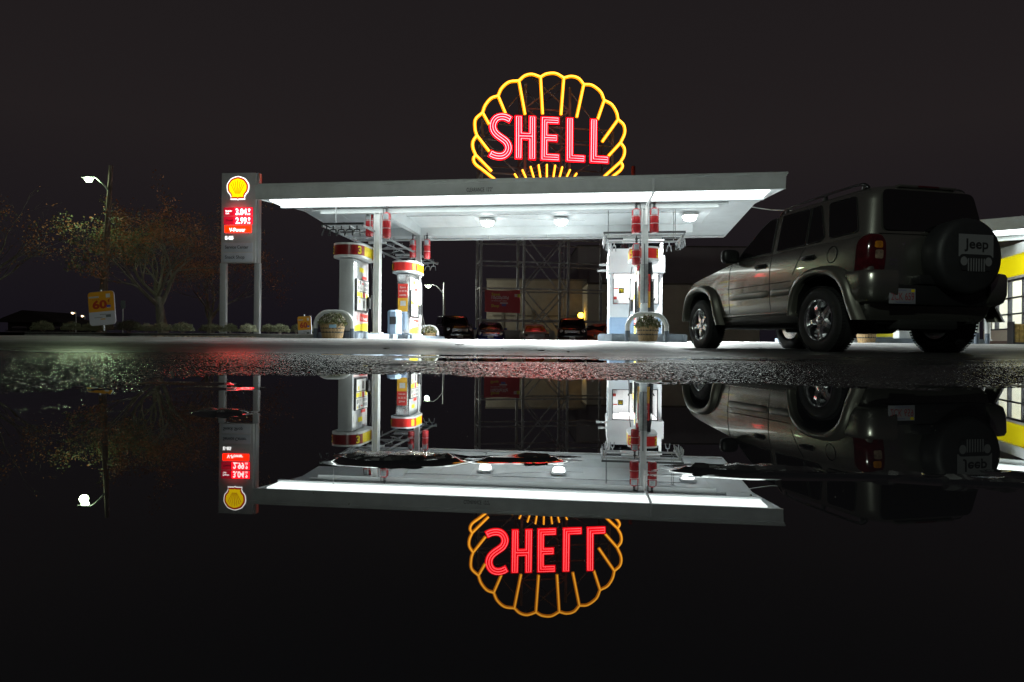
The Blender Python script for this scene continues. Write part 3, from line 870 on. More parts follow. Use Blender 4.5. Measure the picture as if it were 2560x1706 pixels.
def flowers(m, r, h, n, seed, flow=.25, leaf=.035):
    rnd = random.Random(seed)
    for i in range(n):
        th = rnd.random() * 2 * PI; ph = math.acos(1 - rnd.random())
        rr = (.72 + .36 * rnd.random())
        c = Vector((r * rr * math.sin(ph) * math.cos(th), r * rr * math.sin(ph) * math.sin(th), h * rr * math.cos(ph)))
        c += Vector((rnd.gauss(0, .02), rnd.gauss(0, .02), rnd.gauss(0, .015)))
        d = Vector((rnd.gauss(0, 1), rnd.gauss(0, 1), rnd.gauss(0, 1))).normalized()
        e = d.cross(Vector((rnd.gauss(0, 1), rnd.gauss(0, 1), rnd.gauss(0, 1)))).normalized()
        isf = rnd.random() < flow and ph < 1.3
        s = leaf * (.6 + .7 * rnd.random()) * (.8 if isf else 1)
        m.add([c - d * s, c + e * s * .5, c + d * s, c - e * s * .5], [(0, 1, 2, 3)], 1 if isf else 0)
def barrel(label, xc, w_px, ytop, yflower, b, seed, z0=GZ - .02, white=False):
    a = st_a(xc, b); D = st(a, b).y
    r = w_px / 2 * D / F; H = px(xc, ytop, D).z - z0
    t = thing('barrel_planter', label, 'planter', st(a, b, z0), 0.3, 'half barrels of flowers at the islands')
    m = MB()
    n = 22
    for i in range(n):
        t0, t1 = 2 * PI * i / n + .012, 2 * PI * (i + 1) / n - .012
        vs = []
        for z, k in ((0, .80), (H * .33, .90), (H * .7, .98), (H, 1.0)):
            for tt in (t0, t1): vs.append((r * k * math.cos(tt), r * k * math.sin(tt), z))
        for z, k in ((H, .93), (0, .73)):
            for tt in (t0, t1): vs.append((r * k * math.cos(tt), r * k * math.sin(tt), z))
        m.add(vs, [(0, 1, 3, 2), (2, 3, 5, 4), (4, 5, 7, 6), (6, 7, 9, 8), (8, 9, 11, 10), (10, 11, 1, 0), (0, 2, 4, 6, 8, 10), (1, 11, 9, 7, 5, 3)])
    m.build('staves', WOOD, t, smooth=0)
    m = MB()
    for z, k in ((.03, .812), (H * .36, .912), (H * .62, .966)):
        m.lathe([(r * k, z), (r * (k + .012), z + H * .09)], n=28, cap=False)
    m.build('hoops', HOOP, t)
    m = MB(); m.lathe([(r * .9, H - .04), (r * .9, H - .035)], n=20); m.build('soil', mat('soil', (.04, .03, .02), .9), t)
    m = MB(); hf = px(xc, yflower, D).z - z0 - H
    flowers(m, r * 1.02, hf + .04, 2600, seed, .30)
    m.v = [(v[0], v[1], v[2] + H - .05) for v in m.v]
    m.build('flowers', [LEAFG, PETAL], t, smooth=0)
    return t
bb = barrel('weathered half barrel of flowers with blue tag inside the left guard hoop', 831, 60, 808, 786, -.2, 1)
m = MB(); m.rbox(.02, .20, -.325, -.315, .27, .35, .01); o = m.build('tag', mat('blue_tag', (.25, .42, .55), .5), bb); o.rotation_euler = (0, 0, -.35)
barrel('bright half barrel of flowers in front of the booth and right column', 1619, 55, 813, 791, -1.0, 2)
barrel('small half barrel of flowers at the far end of the left island', 1073, 33, 829, 817, 9.3, 3)
# litter bin
b_ = 3.2
t = thing('litter_bin', 'pale blue grey litter bin with dark opening beside the left pumps', 'litter bin', st(st_a(986.5, b_), b_, PZ), -PHI)
Db = st(st_a(987, b_), b_).y; Hb = px(987, 776, Db).z - PZ; wb = 33 * Db / F / 2
m = MB()
oc = [(math.cos(R(22.5 + 45 * i)) * 1.08 * wb, math.sin(R(22.5 + 45 * i)) * 1.08 * wb) for i in range(8)]
m.prism(oc, (0, 0, 0), (1, 0, 0), (0, 1, 0), (0, 0, 1), 0, Hb * .52); m.prism([(x * .985, y * .985) for x, y in oc], (0, 0, 0), (1, 0, 0), (0, 1, 0), (0, 0, 1), Hb * .522, Hb * .53)
m.build('bin_body', BLUEG, t, smooth=0)
m = MB()
m.prism(oc, (0, 0, 0), (1, 0, 0), (0, 1, 0), (0, 0, 1), Hb * .532, Hb * .93)
vs = [(x, y, Hb * .93) for x, y in oc] + [(x * .8, y * .8, Hb) for x, y in oc]
m.add(vs, [(i, (i + 1) % 8, (i + 1) % 8 + 8, i + 8) for i in range(8)] + [tuple(range(8, 16))])
m.build('bin_lid', BLUEG, t, smooth=0)
m = MB(); yf = -1.08 * wb * math.cos(R(22.5)) - .004
m.box(-.10, .10, yf, yf + .02, Hb * .40, Hb * .72); m.build('opening', BLACKP, t, smooth=0)

# ================================================================ booth
def booth():
    b = 3.9
    D = st(st_a(1590, b), b).y
    aL, aR = st_a(1522, b), st_a(1655, b); W = aR - aL
    z = lambda y: px(1590, y, D).z
    g = PZ
    t = thing('booth', 'small brightly lit white attendant booth with large window behind the right column', 'booth', st(aL, b, g), -PHI)
    DP = 1.9
    zz = lambda y: z(y) - g
    w0, w1 = st_a(1531, b) - aL, st_a(1646.5, b) - aL
    m = MB()
    # front wall around the window
    m.box(0, w0, 0, .06, 0, zz(683)); m.box(w1, W, 0, .06, 0, zz(683)); m.box(w0, w1, 0, .06, 0, zz(761))
    m.box(0, .06, .061, DP, 0, zz(683)); m.box(W - .06, W, .061, DP, 0, zz(683))
    m.box(.061, W - .061, DP - .06, DP, 0, zz(683))
    m.build('wall', mat('booth_white', (.80, .82, .83), .35, noise=.04, nscale=4), t, smooth=0)
    m = MB()
    m.box(-.04, W + .06, -.10, DP + .02, zz(682.5), zz(640)); m.box(-.02, W - .0, -.03, DP, zz(639.5), zz(622))
    m.box(-.02, .06, -.03, .05, zz(621.5), zz(606)); m.box(W - .08, W, -.03, .05, zz(621.5), zz(606)); m.box(-.04, W + .02, -.05, DP, zz(605.5), zz(600))
    m.build('header', mat('booth_white'), t, smooth=0)
    m = MB(); m.box(.061, W - .081, .0, .04, zz(621.5), zz(606)); m.build('transom', GLASS, t, smooth=0)
    m = MB(); m.box(0.02, W - .02, -.006, -.002, .01, zz(796)); m.box(-.006, -.002, .02, DP - .05, .01, zz(796))
    m.box(0.02, W - .02, -.012, -.0062, zz(796), zz(794)); m.build('wainscot', BLUEG, t, smooth=0)
    m = MB()
    for x0, x1, z0, z1 in ((w0, w1, zz(761), zz(759.3)), (w0, w1, zz(685), zz(683)), (w0, w0 + .03, zz(759.2), zz(685.1)), (w1 - .03, w1, zz(759.2), zz(685.1))):
        m.box(x0, x1, -.012, .03, z0, z1)
    wf = m.build('window_frame', DARKM, t, smooth=0)
    gl = bpy.data.materials.new('clear_glass'); gl.use_nodes = True
    tt = gl.node_tree; tt.nodes.clear()
    o_ = tt.nodes.new('ShaderNodeOutputMaterial'); mx = tt.nodes.new('ShaderNodeMixShader'); tr = tt.nodes.new('ShaderNodeBsdfTransparent'); gs = tt.nodes.new('ShaderNodeBsdfGlossy')
    gs.inputs['Roughness'].default_value = .02; fr = tt.nodes.new('ShaderNodeFresnel')
    ge = tt.nodes.new('ShaderNodeNewGeometry'); sb = tt.nodes.new('ShaderNodeMath'); sb.operation = 'SUBTRACT'; sb.inputs[0].default_value = 1; tt.links.new(ge.outputs['Backfacing'], sb.inputs[1]); mu = tt.nodes.new('ShaderNodeMath'); mu.operation = 'MULTIPLY'; tt.links.new(fr.outputs[0], mu.inputs[0]); tt.links.new(sb.outputs[0], mu.inputs[1]); tt.links.new(mu.outputs[0], mx.inputs[0]); tt.links.new(tr.outputs[0], mx.inputs[1]); tt.links.new(gs.outputs[0], mx.inputs[2]); tt.links.new(mx.outputs[0], o_.inputs[0])
    MATS['clear_glass'] = gl
    m = MB(); m.box(w0 + .03, w1 - .03, .012, .018, zz(759.2), zz(685.1)); m.build('pane', gl, t, smooth=0)
    # side window on the left wall
    m = MB(); m.box(-.012, -.003, .35, 1.2, zz(760), zz(690)); m.box(-.02, -.0125, .32, .36, zz(762), zz(688)); m.build('side_window', mat('pale_glass', (.45, .52, .55), .1), t, smooth=0)
    # inside
    m = MB(); m.box(.10, W - .10, .3, DP - .2, zz(684), zz(683)); m.build('ceiling_light', L_ROOM, t, smooth=0)
    m = MB(); m.box(.08, W - .08, .20, .5, zz(775), zz(766)); m.box(.08, .5, 1.2, 1.7, zz(775), zz(725)); m.build('counter', WHITE, t, smooth=0)
    m = MB()
    for x, zt, w_, h_ in ((.10, 745, .14, .20), (.17, 757, .10, .12), (.42, 755, .12, .09), (.70, 757, .12, .11), (.25, 757, .12, .06)):
        m.rbox(x, x + w_, .22, .40, zz(765), zz(765) + h_ + (.1 if zt < 750 else 0), .01)
    m.build('goods', mat('red_goods', (.65, .06, .05), .4, noise=.2, nscale=5), t)
    m = MB()
    xa, xb = st_a(1546, b) - aL, st_a(1559, b) - aL
    m.box(xa, xb, .022, .028, zz(733.5), zz(720), mi=0); m.text('m', ((xa + xb) / 2, .021, zz(731)), (1, 0, 0), (0, 0, 1), .15, wfit=.11, bold=.02, mi=1, depth=.001)
    xa, xb = st_a(1534, b) - aL, st_a(1545, b) - aL
    m.box(xa, xb, .022, .028, zz(723), zz(720), mi=2); m.box(xa, xb, .022, .028, zz(758), zz(749), mi=3)
    m.build('window_posters', [mat('poster_dark', (.06, .06, .05), .5), YEL, mat('label_red'), mat('label_white')], t, smooth=0)
    for x, y in ((0, 1.05), (-.0, 1.6)):
        pass
    m = MB(); m.bar((-.30, .0, zz(662)), (0.0, .0, zz(662)), .05, .06); m.bar((-.36, .02, zz(676.5)), (0.0, .02, zz(676.5)), .05, .06); m.build('bracket', WHITE, t, smooth=0)
    lamp('booth_glow', 'AREA', (W / 2, DP / 2, zz(690)), 10, (1, 1, .98), t, .8)
    return t
booth()

# control cabinet on the right column
b_ = .85
t = thing('column_box', 'tall grey metal box and conduit strapped on the front right column', 'electrical box', st(st_a(1609, b_), b_, PZ), -PHI)
D_ = st(st_a(1609, b_), b_).y
zz = lambda y: px(1609, y, D_).z - PZ
m = MB(); m.rbox(-.10, .10, -.02, .05, zz(758), zz(660), .01); m.build('case', GALV, t)
m = MB(); m.rbox(-.09, .09, -.04, .05, zz(796), zz(760), .01); m.build('lower_case', mat('pump_shell'), t)
m = MB(); m.tube([(0, -.04, zz(758)), (0, -.04, zz(610))], .012, 6); m.tube([(-.13, 0, zz(800)), (-.12, 0, zz(670))], .012, 6); m.tube([(.13, 0, zz(800)), (.12, 0, zz(690))], .010, 6)
m.build('conduit', DARKM, t)

# ================================================================ price totem
def totem():
    D = 20.0
    base = px(549, 835, D); base.z = GZ - .1
    yaw = -R(5.0)
    p0 = Vector((base.x, base.y, 0))
    t = thing('price_sign', 'tall grey price totem with lit scallop emblem and red price panels', 'sign', base, yaw)
    def loc(x, y):
        q = on_plane(x, y, p0, yaw) - base
        c, s_ = math.cos(-yaw), math.sin(-yaw)
        return (q.x * c - q.y * s_, q.z)
    x0 = loc(551, 600)[0]; x1 = loc(634, 600)[0]
    zt = loc(590, 431.5)[1]; zb = loc(590, 657)[1]
    W = x1 - x0; DPT = .30
    GR = mat('totem_grey', (.74, .72, .73), .4, .2, noise=.08, nscale=3)
    PST = mat('totem_post', (.55, .56, .57), .35, .3, noise=.08, nscale=3)
    for xa, xb in ((546, 561), (632, 646)):
        a, b2 = loc(xa, 750)[0], loc(xb, 750)[0]
        m = MB(); m.rbox(a, b2, .06, .19, 0, zb - .003, .01); m.build('post', PST, t)
    m = MB(); m.rbox(x0, x1 + .04, .03, DPT, zb, zt, .012); m.build('panel_box', GR, t)
    m = MB(); m.rbox(x1 + .043, x1 + .085, .10, DPT + .02, zb + .0, zt + .02, .01); m.build('side_frame', PST, t)
    def pz(y): return loc(590, y)[1]
    def face(name, xa, xb, ya, yb, d, material):
        a = loc(xa, (ya + yb) / 2)[0]; b2 = loc(xb, (ya + yb) / 2)[0]
        m = MB(); m.rbox(a, b2, .03 - d, .028, pz(yb), pz(ya), .004); return m.build(name, material, t)
    face('price_panel', 558, 631, 518.5, 539, .012, L_PREDD); face('price_panel', 558, 631, 541, 561, .012, L_PREDD)
    m = MB()
    for ya, yb in ((520, 538), (542, 560)):
        a = loc(585, 530)[0]; b2 = loc(629, 530)[0]
        m.box(a, b2, .0165, .0175, pz(yb), pz(ya))
    m.build('price_screen', L_PRED, t, smooth=0)
    face('grade_panel', 561, 627, 564, 581, .012, L_ORED)
    face('grade_panel', 560, 630, 585, 604, .010, GR)
    sv = mat('totem_panel', (.66, .68, .76), .45, noise=.08, nscale=3)
    face('name_panel', 557, 630, 607.5, 629.5, .018, sv); face('name_panel', 557, 630, 632.5, 654.5, .018, sv)
    m = MB(); ux, uz = (1, 0, 0), (0, 0, 1)
    k = D / F
    ink = [L_WHT]
    def tx(s, x, y, h, w_, mi=0, bold=.015, d=.0):
        m = MB(); m.text(s, (loc(x, y)[0], .0145 - d, pz(y)), ux, uz, h * k, wfit=w_ * k, bold=bold, mi=mi, align='L'); m.build('lettering', ink[0], t, smooth=0)
    tx('3.04', 588, 537, 15, 29, bold=.03); tx('9', 619, 530, 8, 6, bold=.03); tx('10', 618, 538, 5, 7, bold=.02)
    tx('2.99', 588, 559, 15, 29, bold=.03); tx('9', 619, 552, 8, 6, bold=.03); tx('10', 618, 560, 5, 7, bold=.02)
    tx('Regular', 563, 529, 4, 17); tx('Cash', 563, 535, 4, 9)
    tx('V-Power', 572, 579, 9, 42, bold=.03); tx('E-85', 562, 598.5, 8, 21, bold=.02)
    ink[0] = mat('ink', (.03, .03, .05), .5)
    tx('Service Center', 562, 622, 8, 61, bold=.01, d=.012 + .0); tx('Snack Shop', 562, 647, 8, 51, bold=.01, d=.012); tx('Diesel', 564, 553, 5, 18, d=.002)
    # scallop emblem: white glow plate, red rim, yellow shell
    cx, cz = loc(593.5, 470)[0], pz(470)
    sc_ = 26 * k
    def shell(s):
        pts = []
        for i in range(25):
            a = R(-42 + 264 * i / 24); 
            rr = 1.0 + .035 * abs(math.sin((a + R(42)) / R(264) * PI * 7))
            pts.append((rr * math.cos(a), rr * .93 * math.sin(a) + .08))
        # waist and foot
        out = [p for p in pts]
        out += [(-.62, -.80), (-.66, -1.0), (-.10, -1.0), (0, -1.06), (.10, -1.0), (.66, -1.0), (.62, -.80)]
        return [(cx + x * s, cz + z * s) for x, z in out]
    for nme, s, y, mt in (('emblem_glow', 1.10, .026, mat('emblem_backlight', (.5, .5, .5), .5, emis=(1, 1, .95), es=2.2)), ('emblem_rim', 1.02, .016, L_LOGOR), ('emblem', .86, .008, L_LOGOY)):
        m = MB(); m.prism(shell(sc_ * s), (0, 0, 0), (1, 0, 0), (0, 0, 1), (0, -1, 0), -y - .003, -y + .006); m.build(nme, mt, t, smooth=0)
    m = MB()
    for i in range(-3, 4):
        a = i * .36
        p0_, p1_ = (cx + i * .07 * sc_, cz - .55 * sc_), (cx + math.sin(a) * .74 * sc_, cz + math.cos(a) * .72 * sc_)
        m.bar((p0_[0], .0005, p0_[1]), (p1_[0], .0005, p1_[1]), .01, .035 * sc_)
    m.build('emblem_ribs', mat('rib_red', (.4, .05, .02), .5, emis=(.6, .12, 0), es=.6), t, smooth=0)
    lamp('price_glow', 'AREA', ((x0 + x1) / 2, -.15, pz(540)), 2, (1, .04, .05), t, .6, rot=(R(90), 0, 0))
totem()
# ================================================================ big neon sign on its scaffold
def neon_sign():
    yaw = R(9.0)
    D = 45.0
    base = px(1371, 800, D); base.z = -.12
    p0 = Vector((base.x, base.y, 0))
    t = thing('neon_sign', 'huge yellow neon scallop with red neon letters on a steel scaffold tower behind the canopy', 'neon sign', base, yaw)
    c, s_ = math.cos(-yaw), math.sin(-yaw)
    def loc(x, y, d=0.0):
        q = on_plane(x, y, p0, yaw) - base
        return Vector((q.x * c - q.y * s_, -d, q.z))
    Z = lambda x, y, d=0.0: loc(1140 + x / 4.9, 150 + y / 4.9, d)      # points read in an enlargement
    # --- scallop
    arcs = [[(560, 1530), (430, 1430), (330, 1350), (240, 1280), (213, 1215), (240, 1165)],
            [(240, 1165), (207, 1080), (208, 1000), (255, 925)], [(255, 925), (234, 850), (238, 730), (325, 645)],
            [(325, 645), (358, 555), (430, 470), (515, 440)], [(515, 440), (560, 345), (650, 270), (770, 255)],
            [(770, 255), (840, 195), (930, 175), (1035, 210)], [(1035, 210), (1110, 170), (1220, 165), (1320, 220)],
            [(1320, 220), (1410, 200), (1500, 225), (1565, 300)], [(1565, 300), (1665, 310), (1770, 390), (1815, 495)],
            [(1815, 495), (1905, 545), (1965, 640), (1985, 730)], [(1985, 730), (2055, 800), (2065, 900), (2015, 1015)],
            [(2015, 1015), (2062, 1085), (2058, 1170), (2015, 1250)], [(2015, 1250), (2040, 1300), (2010, 1355), (1930, 1420), (1800, 1520)]]
    rays = [((240, 1165), (435, 1365)), ((255, 925), (405, 1120)), ((325, 645), (405, 790)), ((515, 440), (605, 655)), ((770, 255), (845, 668)), ((1035, 210), (1060, 662)),
            ((1320, 220), (1285, 672)), ((1565, 300), (1478, 702)), ((1815, 495), (1735, 728)), ((1985, 730), (1790, 1003)), ((2015, 1015), (1865, 1180)), ((2015, 1250), (1815, 1430))]
    short = [((715, 1395), (790, 1510)), ((810, 1345), (890, 1520)), ((912, 1305), (975, 1520)), ((1010, 1285), (1045, 1520)), ((1112, 1280), (1112, 1520)),
             ((1215, 1290), (1180, 1520)), ((1302, 1310), (1250, 1510)), ((1398, 1345), (1325, 1500)), ((1478, 1390), (1415, 1490))]
    def neon(path, kind):
        P = [Z(x, y) for x, y in path]
        nm = 'scallop_edge' if kind == 0 else ('scallop_ray' if kind == 1 else 'base_ray')
        r = .115 if kind < 2 else .085
        pts = spline(P, 5) if len(P) > 2 else P
        m = MB(); m.tube(pts, r, 8)
        for fi, f in enumerate(m.f):      # the back of the channel is plain sheet metal
            a, b_, c_ = (Vector(m.v[i]) for i in f[:3])
            cen = sum((Vector(m.v[i]) for i in f), Vector()) / len(f)
            near = min(pts, key=lambda p: (p - cen).length)
            if cen.y - near.y > .02: m.mi[fi] = 1
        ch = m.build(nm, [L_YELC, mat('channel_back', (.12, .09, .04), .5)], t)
        m = MB(); m.tube([p + Vector((0, -r * .75, 0)) for p in pts], r * .5, 6)
        # lamp modules along the tube, read as beads
        L = sum((pts[i + 1] - pts[i]).length for i in range(len(pts) - 1))
        m.build('lamp_row', L_YEL, ch)
    for a in arcs: neon(a, 0)
    for a in rays: neon(a, 1)
    for a in short: neon(a, 2)
    # --- letters
    def inset(poly, d):
        n = len(poly); out = []
        A = sum(poly[i][0] * poly[(i + 1) % n][1] - poly[(i + 1) % n][0] * poly[i][1] for i in range(n))
        sg = 1 if A > 0 else -1
        for i in range(n):
            p0_, p1_, p2_ = Vector(poly[i - 1]), Vector(poly[i]), Vector(poly[(i + 1) % n])
            e1 = (p1_ - p0_).normalized(); e2 = (p2_ - p1_).normalized()
            n1 = Vector((-e1.y, e1.x)) * sg; n2 = Vector((-e2.y, e2.x)) * sg
            b = (n1 + n2); k = max(.35, b.length_squared / 2)
            out.append(tuple(p1_ + b * (d / k)))
        return out
    def ribbon(path, w_):
        """path with half width -> closed outline"""
        P = [Vector(p) for p in path]; Lh = []; Rh = []
        for i, p in enumerate(P):
            a = P[max(0, i - 1)]; b = P[min(len(P) - 1, i + 1)]
            d = (b - a).normalized(); n = Vector((-d.y, d.x))
            Lh.append(tuple(p + n * w_)); Rh.append(tuple(p - n * w_))
        return Lh + Rh[::-1]
    sp_ = [(658, 738), (605, 712), (545, 705), (490, 725), (455, 775), (447, 830), (465, 885), (505, 930), (560, 970), (610, 1010), (636, 1060), (637, 1105), (615, 1150), (575, 1180), (525, 1187), (470, 1178), (420, 1155)]
    sc2 = [tuple(p[:2]) for p in spline([(x, y, 0) for x, y in sp_], 3)]
    h = lambda: None
    LET = {
        'S': (ribbon(sc2, 33), [sc2]),
        'H': ([(733, 700), (794, 702), (795, 905), (900, 911), (902, 705), (960, 708), (958, 1220), (897, 1217), (898, 978), (795, 972), (790, 1212), (732, 1210)],
              [[(763, 712), (762, 1200)], [(931, 718), (928, 1208)], [(770, 940), (925, 944)]]),
        'E': ([(1050, 712), (1248, 722), (1246, 783), (1108, 776), (1106, 930), (1226, 936), (1226, 998), (1106, 992), (1104, 1166), (1250, 1174), (1250, 1236), (1044, 1226)],
              [[(1240, 752), (1080, 744), (1074, 1196), (1240, 1204)], [(1085, 961), (1216, 966)]]),
        'L': ([(1358, 726), (1419, 728), (1416, 1180), (1562, 1188), (1560, 1250), (1354, 1240)], [[(1388, 736), (1385, 1210), (1552, 1219)]]),
        'L2': ([(1652, 740), (1712, 743), (1706, 1190), (1852, 1200), (1850, 1265), (1644, 1255)], [[(1682, 750), (1675, 1222), (1842, 1232)]]),
    }
    for k, (outl, mids) in LET.items():
        g = inset(outl, -17)
        P = [Z(x, y, .02) for x, y in g]
        m = MB(); n = len(P)
        m.add([p for p in P] + [p + Vector((0, -.16, 0)) for p in P],
              [tuple(range(n))] + [(i, (i + 1) % n, (i + 1) % n + n, i + n) for i in range(n)])
        # recessed face of the channel: triangulated strip by ear clipping through bmesh
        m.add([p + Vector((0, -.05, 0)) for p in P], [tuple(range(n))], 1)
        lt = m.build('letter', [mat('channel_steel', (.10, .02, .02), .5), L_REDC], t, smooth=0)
        q = [Z(x, y, .20) for x, y in inset(outl, 2)]
        m = MB(); m.tube(q, .017, 6, closed=True); m.build('neon_tube', L_REDT, lt)
        for pth in mids:
            m = MB(); m.tube([Z(x, y, .20) for x, y in pth], .016, 6); m.build('neon_tube', L_REDT, lt)
    # --- scaffold
    SCF = mat('scaffold_steel', (.36, .355, .37), .6, .4, noise=.3, nscale=3)
    zt = {0: loc(1209, 285).z, 1: loc(1320, 195).z, 2: loc(1428, 205).z, 3: loc(1535, 300).z}
    xs = [loc(1204, 700).x, loc(1312.5, 700).x, loc(1424.5, 700).x, loc(1533, 700).x]
    back = 2.6
    for i, x in enumerate(xs):
        for y in (.45, back + .45):
            m = MB(); m.bar((x, y, 0), (x, y, zt[i] - .2), .17, .17); m.build('post', SCF, t, smooth=0)
    lv = [loc(1204, y).z for y in (799, 719, 650.5, 592)] 
    up = [Z(345, 1360).z, Z(345, 1150).z, Z(345, 945).z, Z(345, 745).z, Z(345, 530).z]
    lv2 = [lv[0], lv[1], lv[2]] + [(lv[3])] + up
    for z in lv2:
        i0, i1 = (0, 3) if z < zt[0] - .3 else (1, 2)
        for y in (.45, back + .45):
            m = MB(); m.bar((xs[i0], y, z), (xs[i1], y, z), .09, .10); m.build('crossbar', SCF, t, smooth=0)
        for i in (i0, i1) if i0 else (0, 1, 2, 3):
            m = MB(); m.bar((xs[i], .5, z + .1), (xs[i], back + .4, z + .1), .07, .07); m.build('crossbar', SCF, t, smooth=0)
    for y in (.33, back + .33):
        for za, zb in ((lv[0] - 1.4, lv[1]), (lv[1], lv[3] + .4), (lv[3] + .4, up[0]), (up[0], up[2]), (up[2], up[4]), (up[4], up[4] + 2.6)):
            m = MB(); m.bar((xs[1], y, za), (xs[2], y, zb), .10, .08); m.build('brace', SCF, t, smooth=0)
            m = MB(); m.bar((xs[2], y + .09, za), (xs[1], y + .09, zb), .10, .08); m.build('brace', SCF, t, smooth=0)
    for (a, b2, za, zb) in ((0, 1, up[2], up[0] - .5), (3, 2, up[2] - .3, up[0]), (0, 1, up[2], up[4] + 1.5), (3, 2, up[2], up[4] + 1.3)):
        m = MB(); m.bar((xs[a], .30, za), (xs[b2], .30, zb), .08, .06); m.build('brace', SCF, t, smooth=0)
    # service ladder
    m = MB(); lx = xs[2] - .55
    for x in (lx, lx + .35): m.tube([(x, .9, 0), (x, .9, zt[1] - 2)], .03, 5)
    z = .4
    while z < zt[1] - 2.2: m.tube([(lx, .9, z), (lx + .35, .9, z)], .018, 4); z += .45
    m.build('ladder', SCF, t)
    m = MB(); pz = loc(1587, 417); m.lathe([(.13, pz.z - 1.4), (.15, pz.z - 1.2), (.15, pz.z), (.12, pz.z + .12)], c=(pz.x, .3, 0), n=12)
    m.build('beacon', mat('beacon_red', (.30, .03, .03), .5), t)
    m = MB(); m.bar((xs[3], .5, pz.z - 1.5), (pz.x + .2, .5, pz.z - 1.5), .1, .1); m.build('crossbar', SCF, t, smooth=0)
    # red glow of the neon falls on what is near
    lamp('neon_glow', 'AREA', tuple(Z(1150, 960, .5)), 25, (1, .05, .04), t, 5.0, rot=(R(90), 0, 0))
    # banner tied to the scaffold
    b0 = base + Vector((math.cos(yaw) * 0, 0, 0))
    bn = thing('banner', 'red vinyl savings banner tied to the scaffold tower', 'banner', base, yaw)
    m = MB(); nx, ny = 14, 6; vs = []
    for j in range(ny + 1):
        for i in range(nx + 1):
            u, v = i / nx, j / ny
            xp = 1212 + 88.5 * u; yp = 725 + 55 * v + 2.2 * math.sin(u * PI) * (1 - v) + (3.5 * u if v > .5 else 0)
            vs.append(loc(xp, yp, .02 + .03 * math.sin(u * 11) * (1 - v * .5)))
    m.add(vs, [(j * (nx + 1) + i, j * (nx + 1) + i + 1, (j + 1) * (nx + 1) + i + 1, (j + 1) * (nx + 1) + i) for j in range(ny) for i in range(nx)])
    o = m.build('cloth', mat('banner_red', (.42, .035, .05), .6, emis=(.3, .01, .02), es=.0), bn)
    k = D / F
    m = MB()
    def tx(s, x, y, h_, w_, mi): m.text(s, loc(x, y, .08), (1, 0, 0), (0, 0, 1), h_ * k, wfit=w_ * k, bold=.02, mi=mi, align='L', depth=.004)
    tx('Save', 1228.5, 739.5, 7, 21, 0); tx('10\u00a220\u00a230\u00a2', 1228.5, 747.5, 7.5, 43, 1); tx('or more per gallon', 1228.5, 753.5, 3, 38, 1); tx('Shop', 1227.5, 768, 6.5, 20, 0)
    def rc(x0, x1, y0, y1, mi):
        a = loc(x0, y1, .075); b2 = loc(x1, y0, .075); m.add([(a.x, a.y, a.z), (b2.x, a.y, a.z), (b2.x, a.y, b2.z), (a.x, a.y, b2.z)], [(0, 1, 2, 3)], mi)
    rc(1286, 1293, 736, 743, 1); rc(1293.2, 1301, 736, 744, 0); rc(1250, 1269, 757, 760, 1); rc(1254, 1265, 760.3, 766, 2)
    m.build('lettering', [mat('banner_yellow', (.55, .50, .05), .6), mat('banner_pale', (.60, .50, .52), .6), mat('banner_blue', (.12, .10, .35), .6)], bn, smooth=0)
neon_sign()

# ================================================================ vehicles
class Loft:
    def __init__(s, tab, taper=.05, mid=1.3, half=2.1, bow_r=.03, bow_f=.10):
        s.t = np.array(tab, float); s.tp = (taper, mid, half); s.br = bow_r; s.bf = bow_f
    def at(s, z): return [float(np.interp(z, s.t[:, 0], s.t[:, k])) for k in range(1, 6)]
    def k(s, x):
        a, m_, h = s.tp; return 1 - a * min(1.5, ((x - m_) / h) ** 2)
    def side(s, x, z, sg=1):
        xr, xf, w_, rr, rf = s.at(z); return w_ * s.k(x) * sg
    def outline(s, z):
        xr, xf, w_, rr, rf = s.at(z); P = []
        rr = min(rr, w_ * .95); rf = min(rf, w_ * .95)
        n = 14
        for i in range(n + 1): P.append((xf - rf + (xr + rr - xf + rf) * i / n, w_))
        for i in range(1, 8):
            a = R(90 + 90 * i / 8); P.append((xr + rr + rr * math.cos(a), w_ - rr + rr * math.sin(a)))
        for i in range(7): P.append((xr, (w_ - rr) * (1 - 2 * i / 6)))
        for i in range(1, 8):
            a = R(180 + 90 * i / 8); P.append((xr + rr + rr * math.cos(a), -w_ + rr + rr * math.sin(a)))
        for i in range(n + 1): P.append((xr + rr + (xf - rf - xr - rr) * i / n, -w_))
        for i in range(1, 8):
            a = R(-90 + 90 * i / 8); P.append((xf - rf + rf * math.cos(a), -w_ + rf + rf * math.sin(a)))
        for i in range(7): P.append((xf, (-w_ + rf) * (1 - 2 * i / 6)))
        for i in range(1, 8):
            a = R(90 * i / 8); P.append((xf - rf + rf * math.cos(a), w_ - rf + rf * math.sin(a)))
        out = []
        for x, y in P:
            q = 1 - min(1, (y / w_) ** 2)
            if x > xf - rf: x += s.bf * q - s.bf
            if x < xr + rr: x -= s.br * q
            out.append((x, y * s.k(x)))
        return out
    def mesh(s, m, zs, cap=True, mi=0):
        vs = []; n = None
        for z in zs:
            o = s.outline(z); n = len(o)
            vs += [(x, y, z) for x, y in o]
        fs = []
        for i in range(len(zs) - 1):
            for j in range(n):
                fs.append((i * n + j, i * n + (j + 1) % n, (i + 1) * n + (j + 1) % n, (i + 1) * n + j))
        if cap:
            fs.append(tuple(range(n))); fs.append(tuple((len(zs) - 1) * n + j for j in range(n)))
        m.add(vs, fs, mi)
    def rear(s, y, z, off=0):
        xr, xf, w_, rr, rf = s.at(z); return xr - s.br * (1 - (y / w_) ** 2) - off
    def front(s, y, z, off=0):
        xr, xf, w_, rr, rf = s.at(z); return xf - s.bf * (y / w_) ** 2 + off
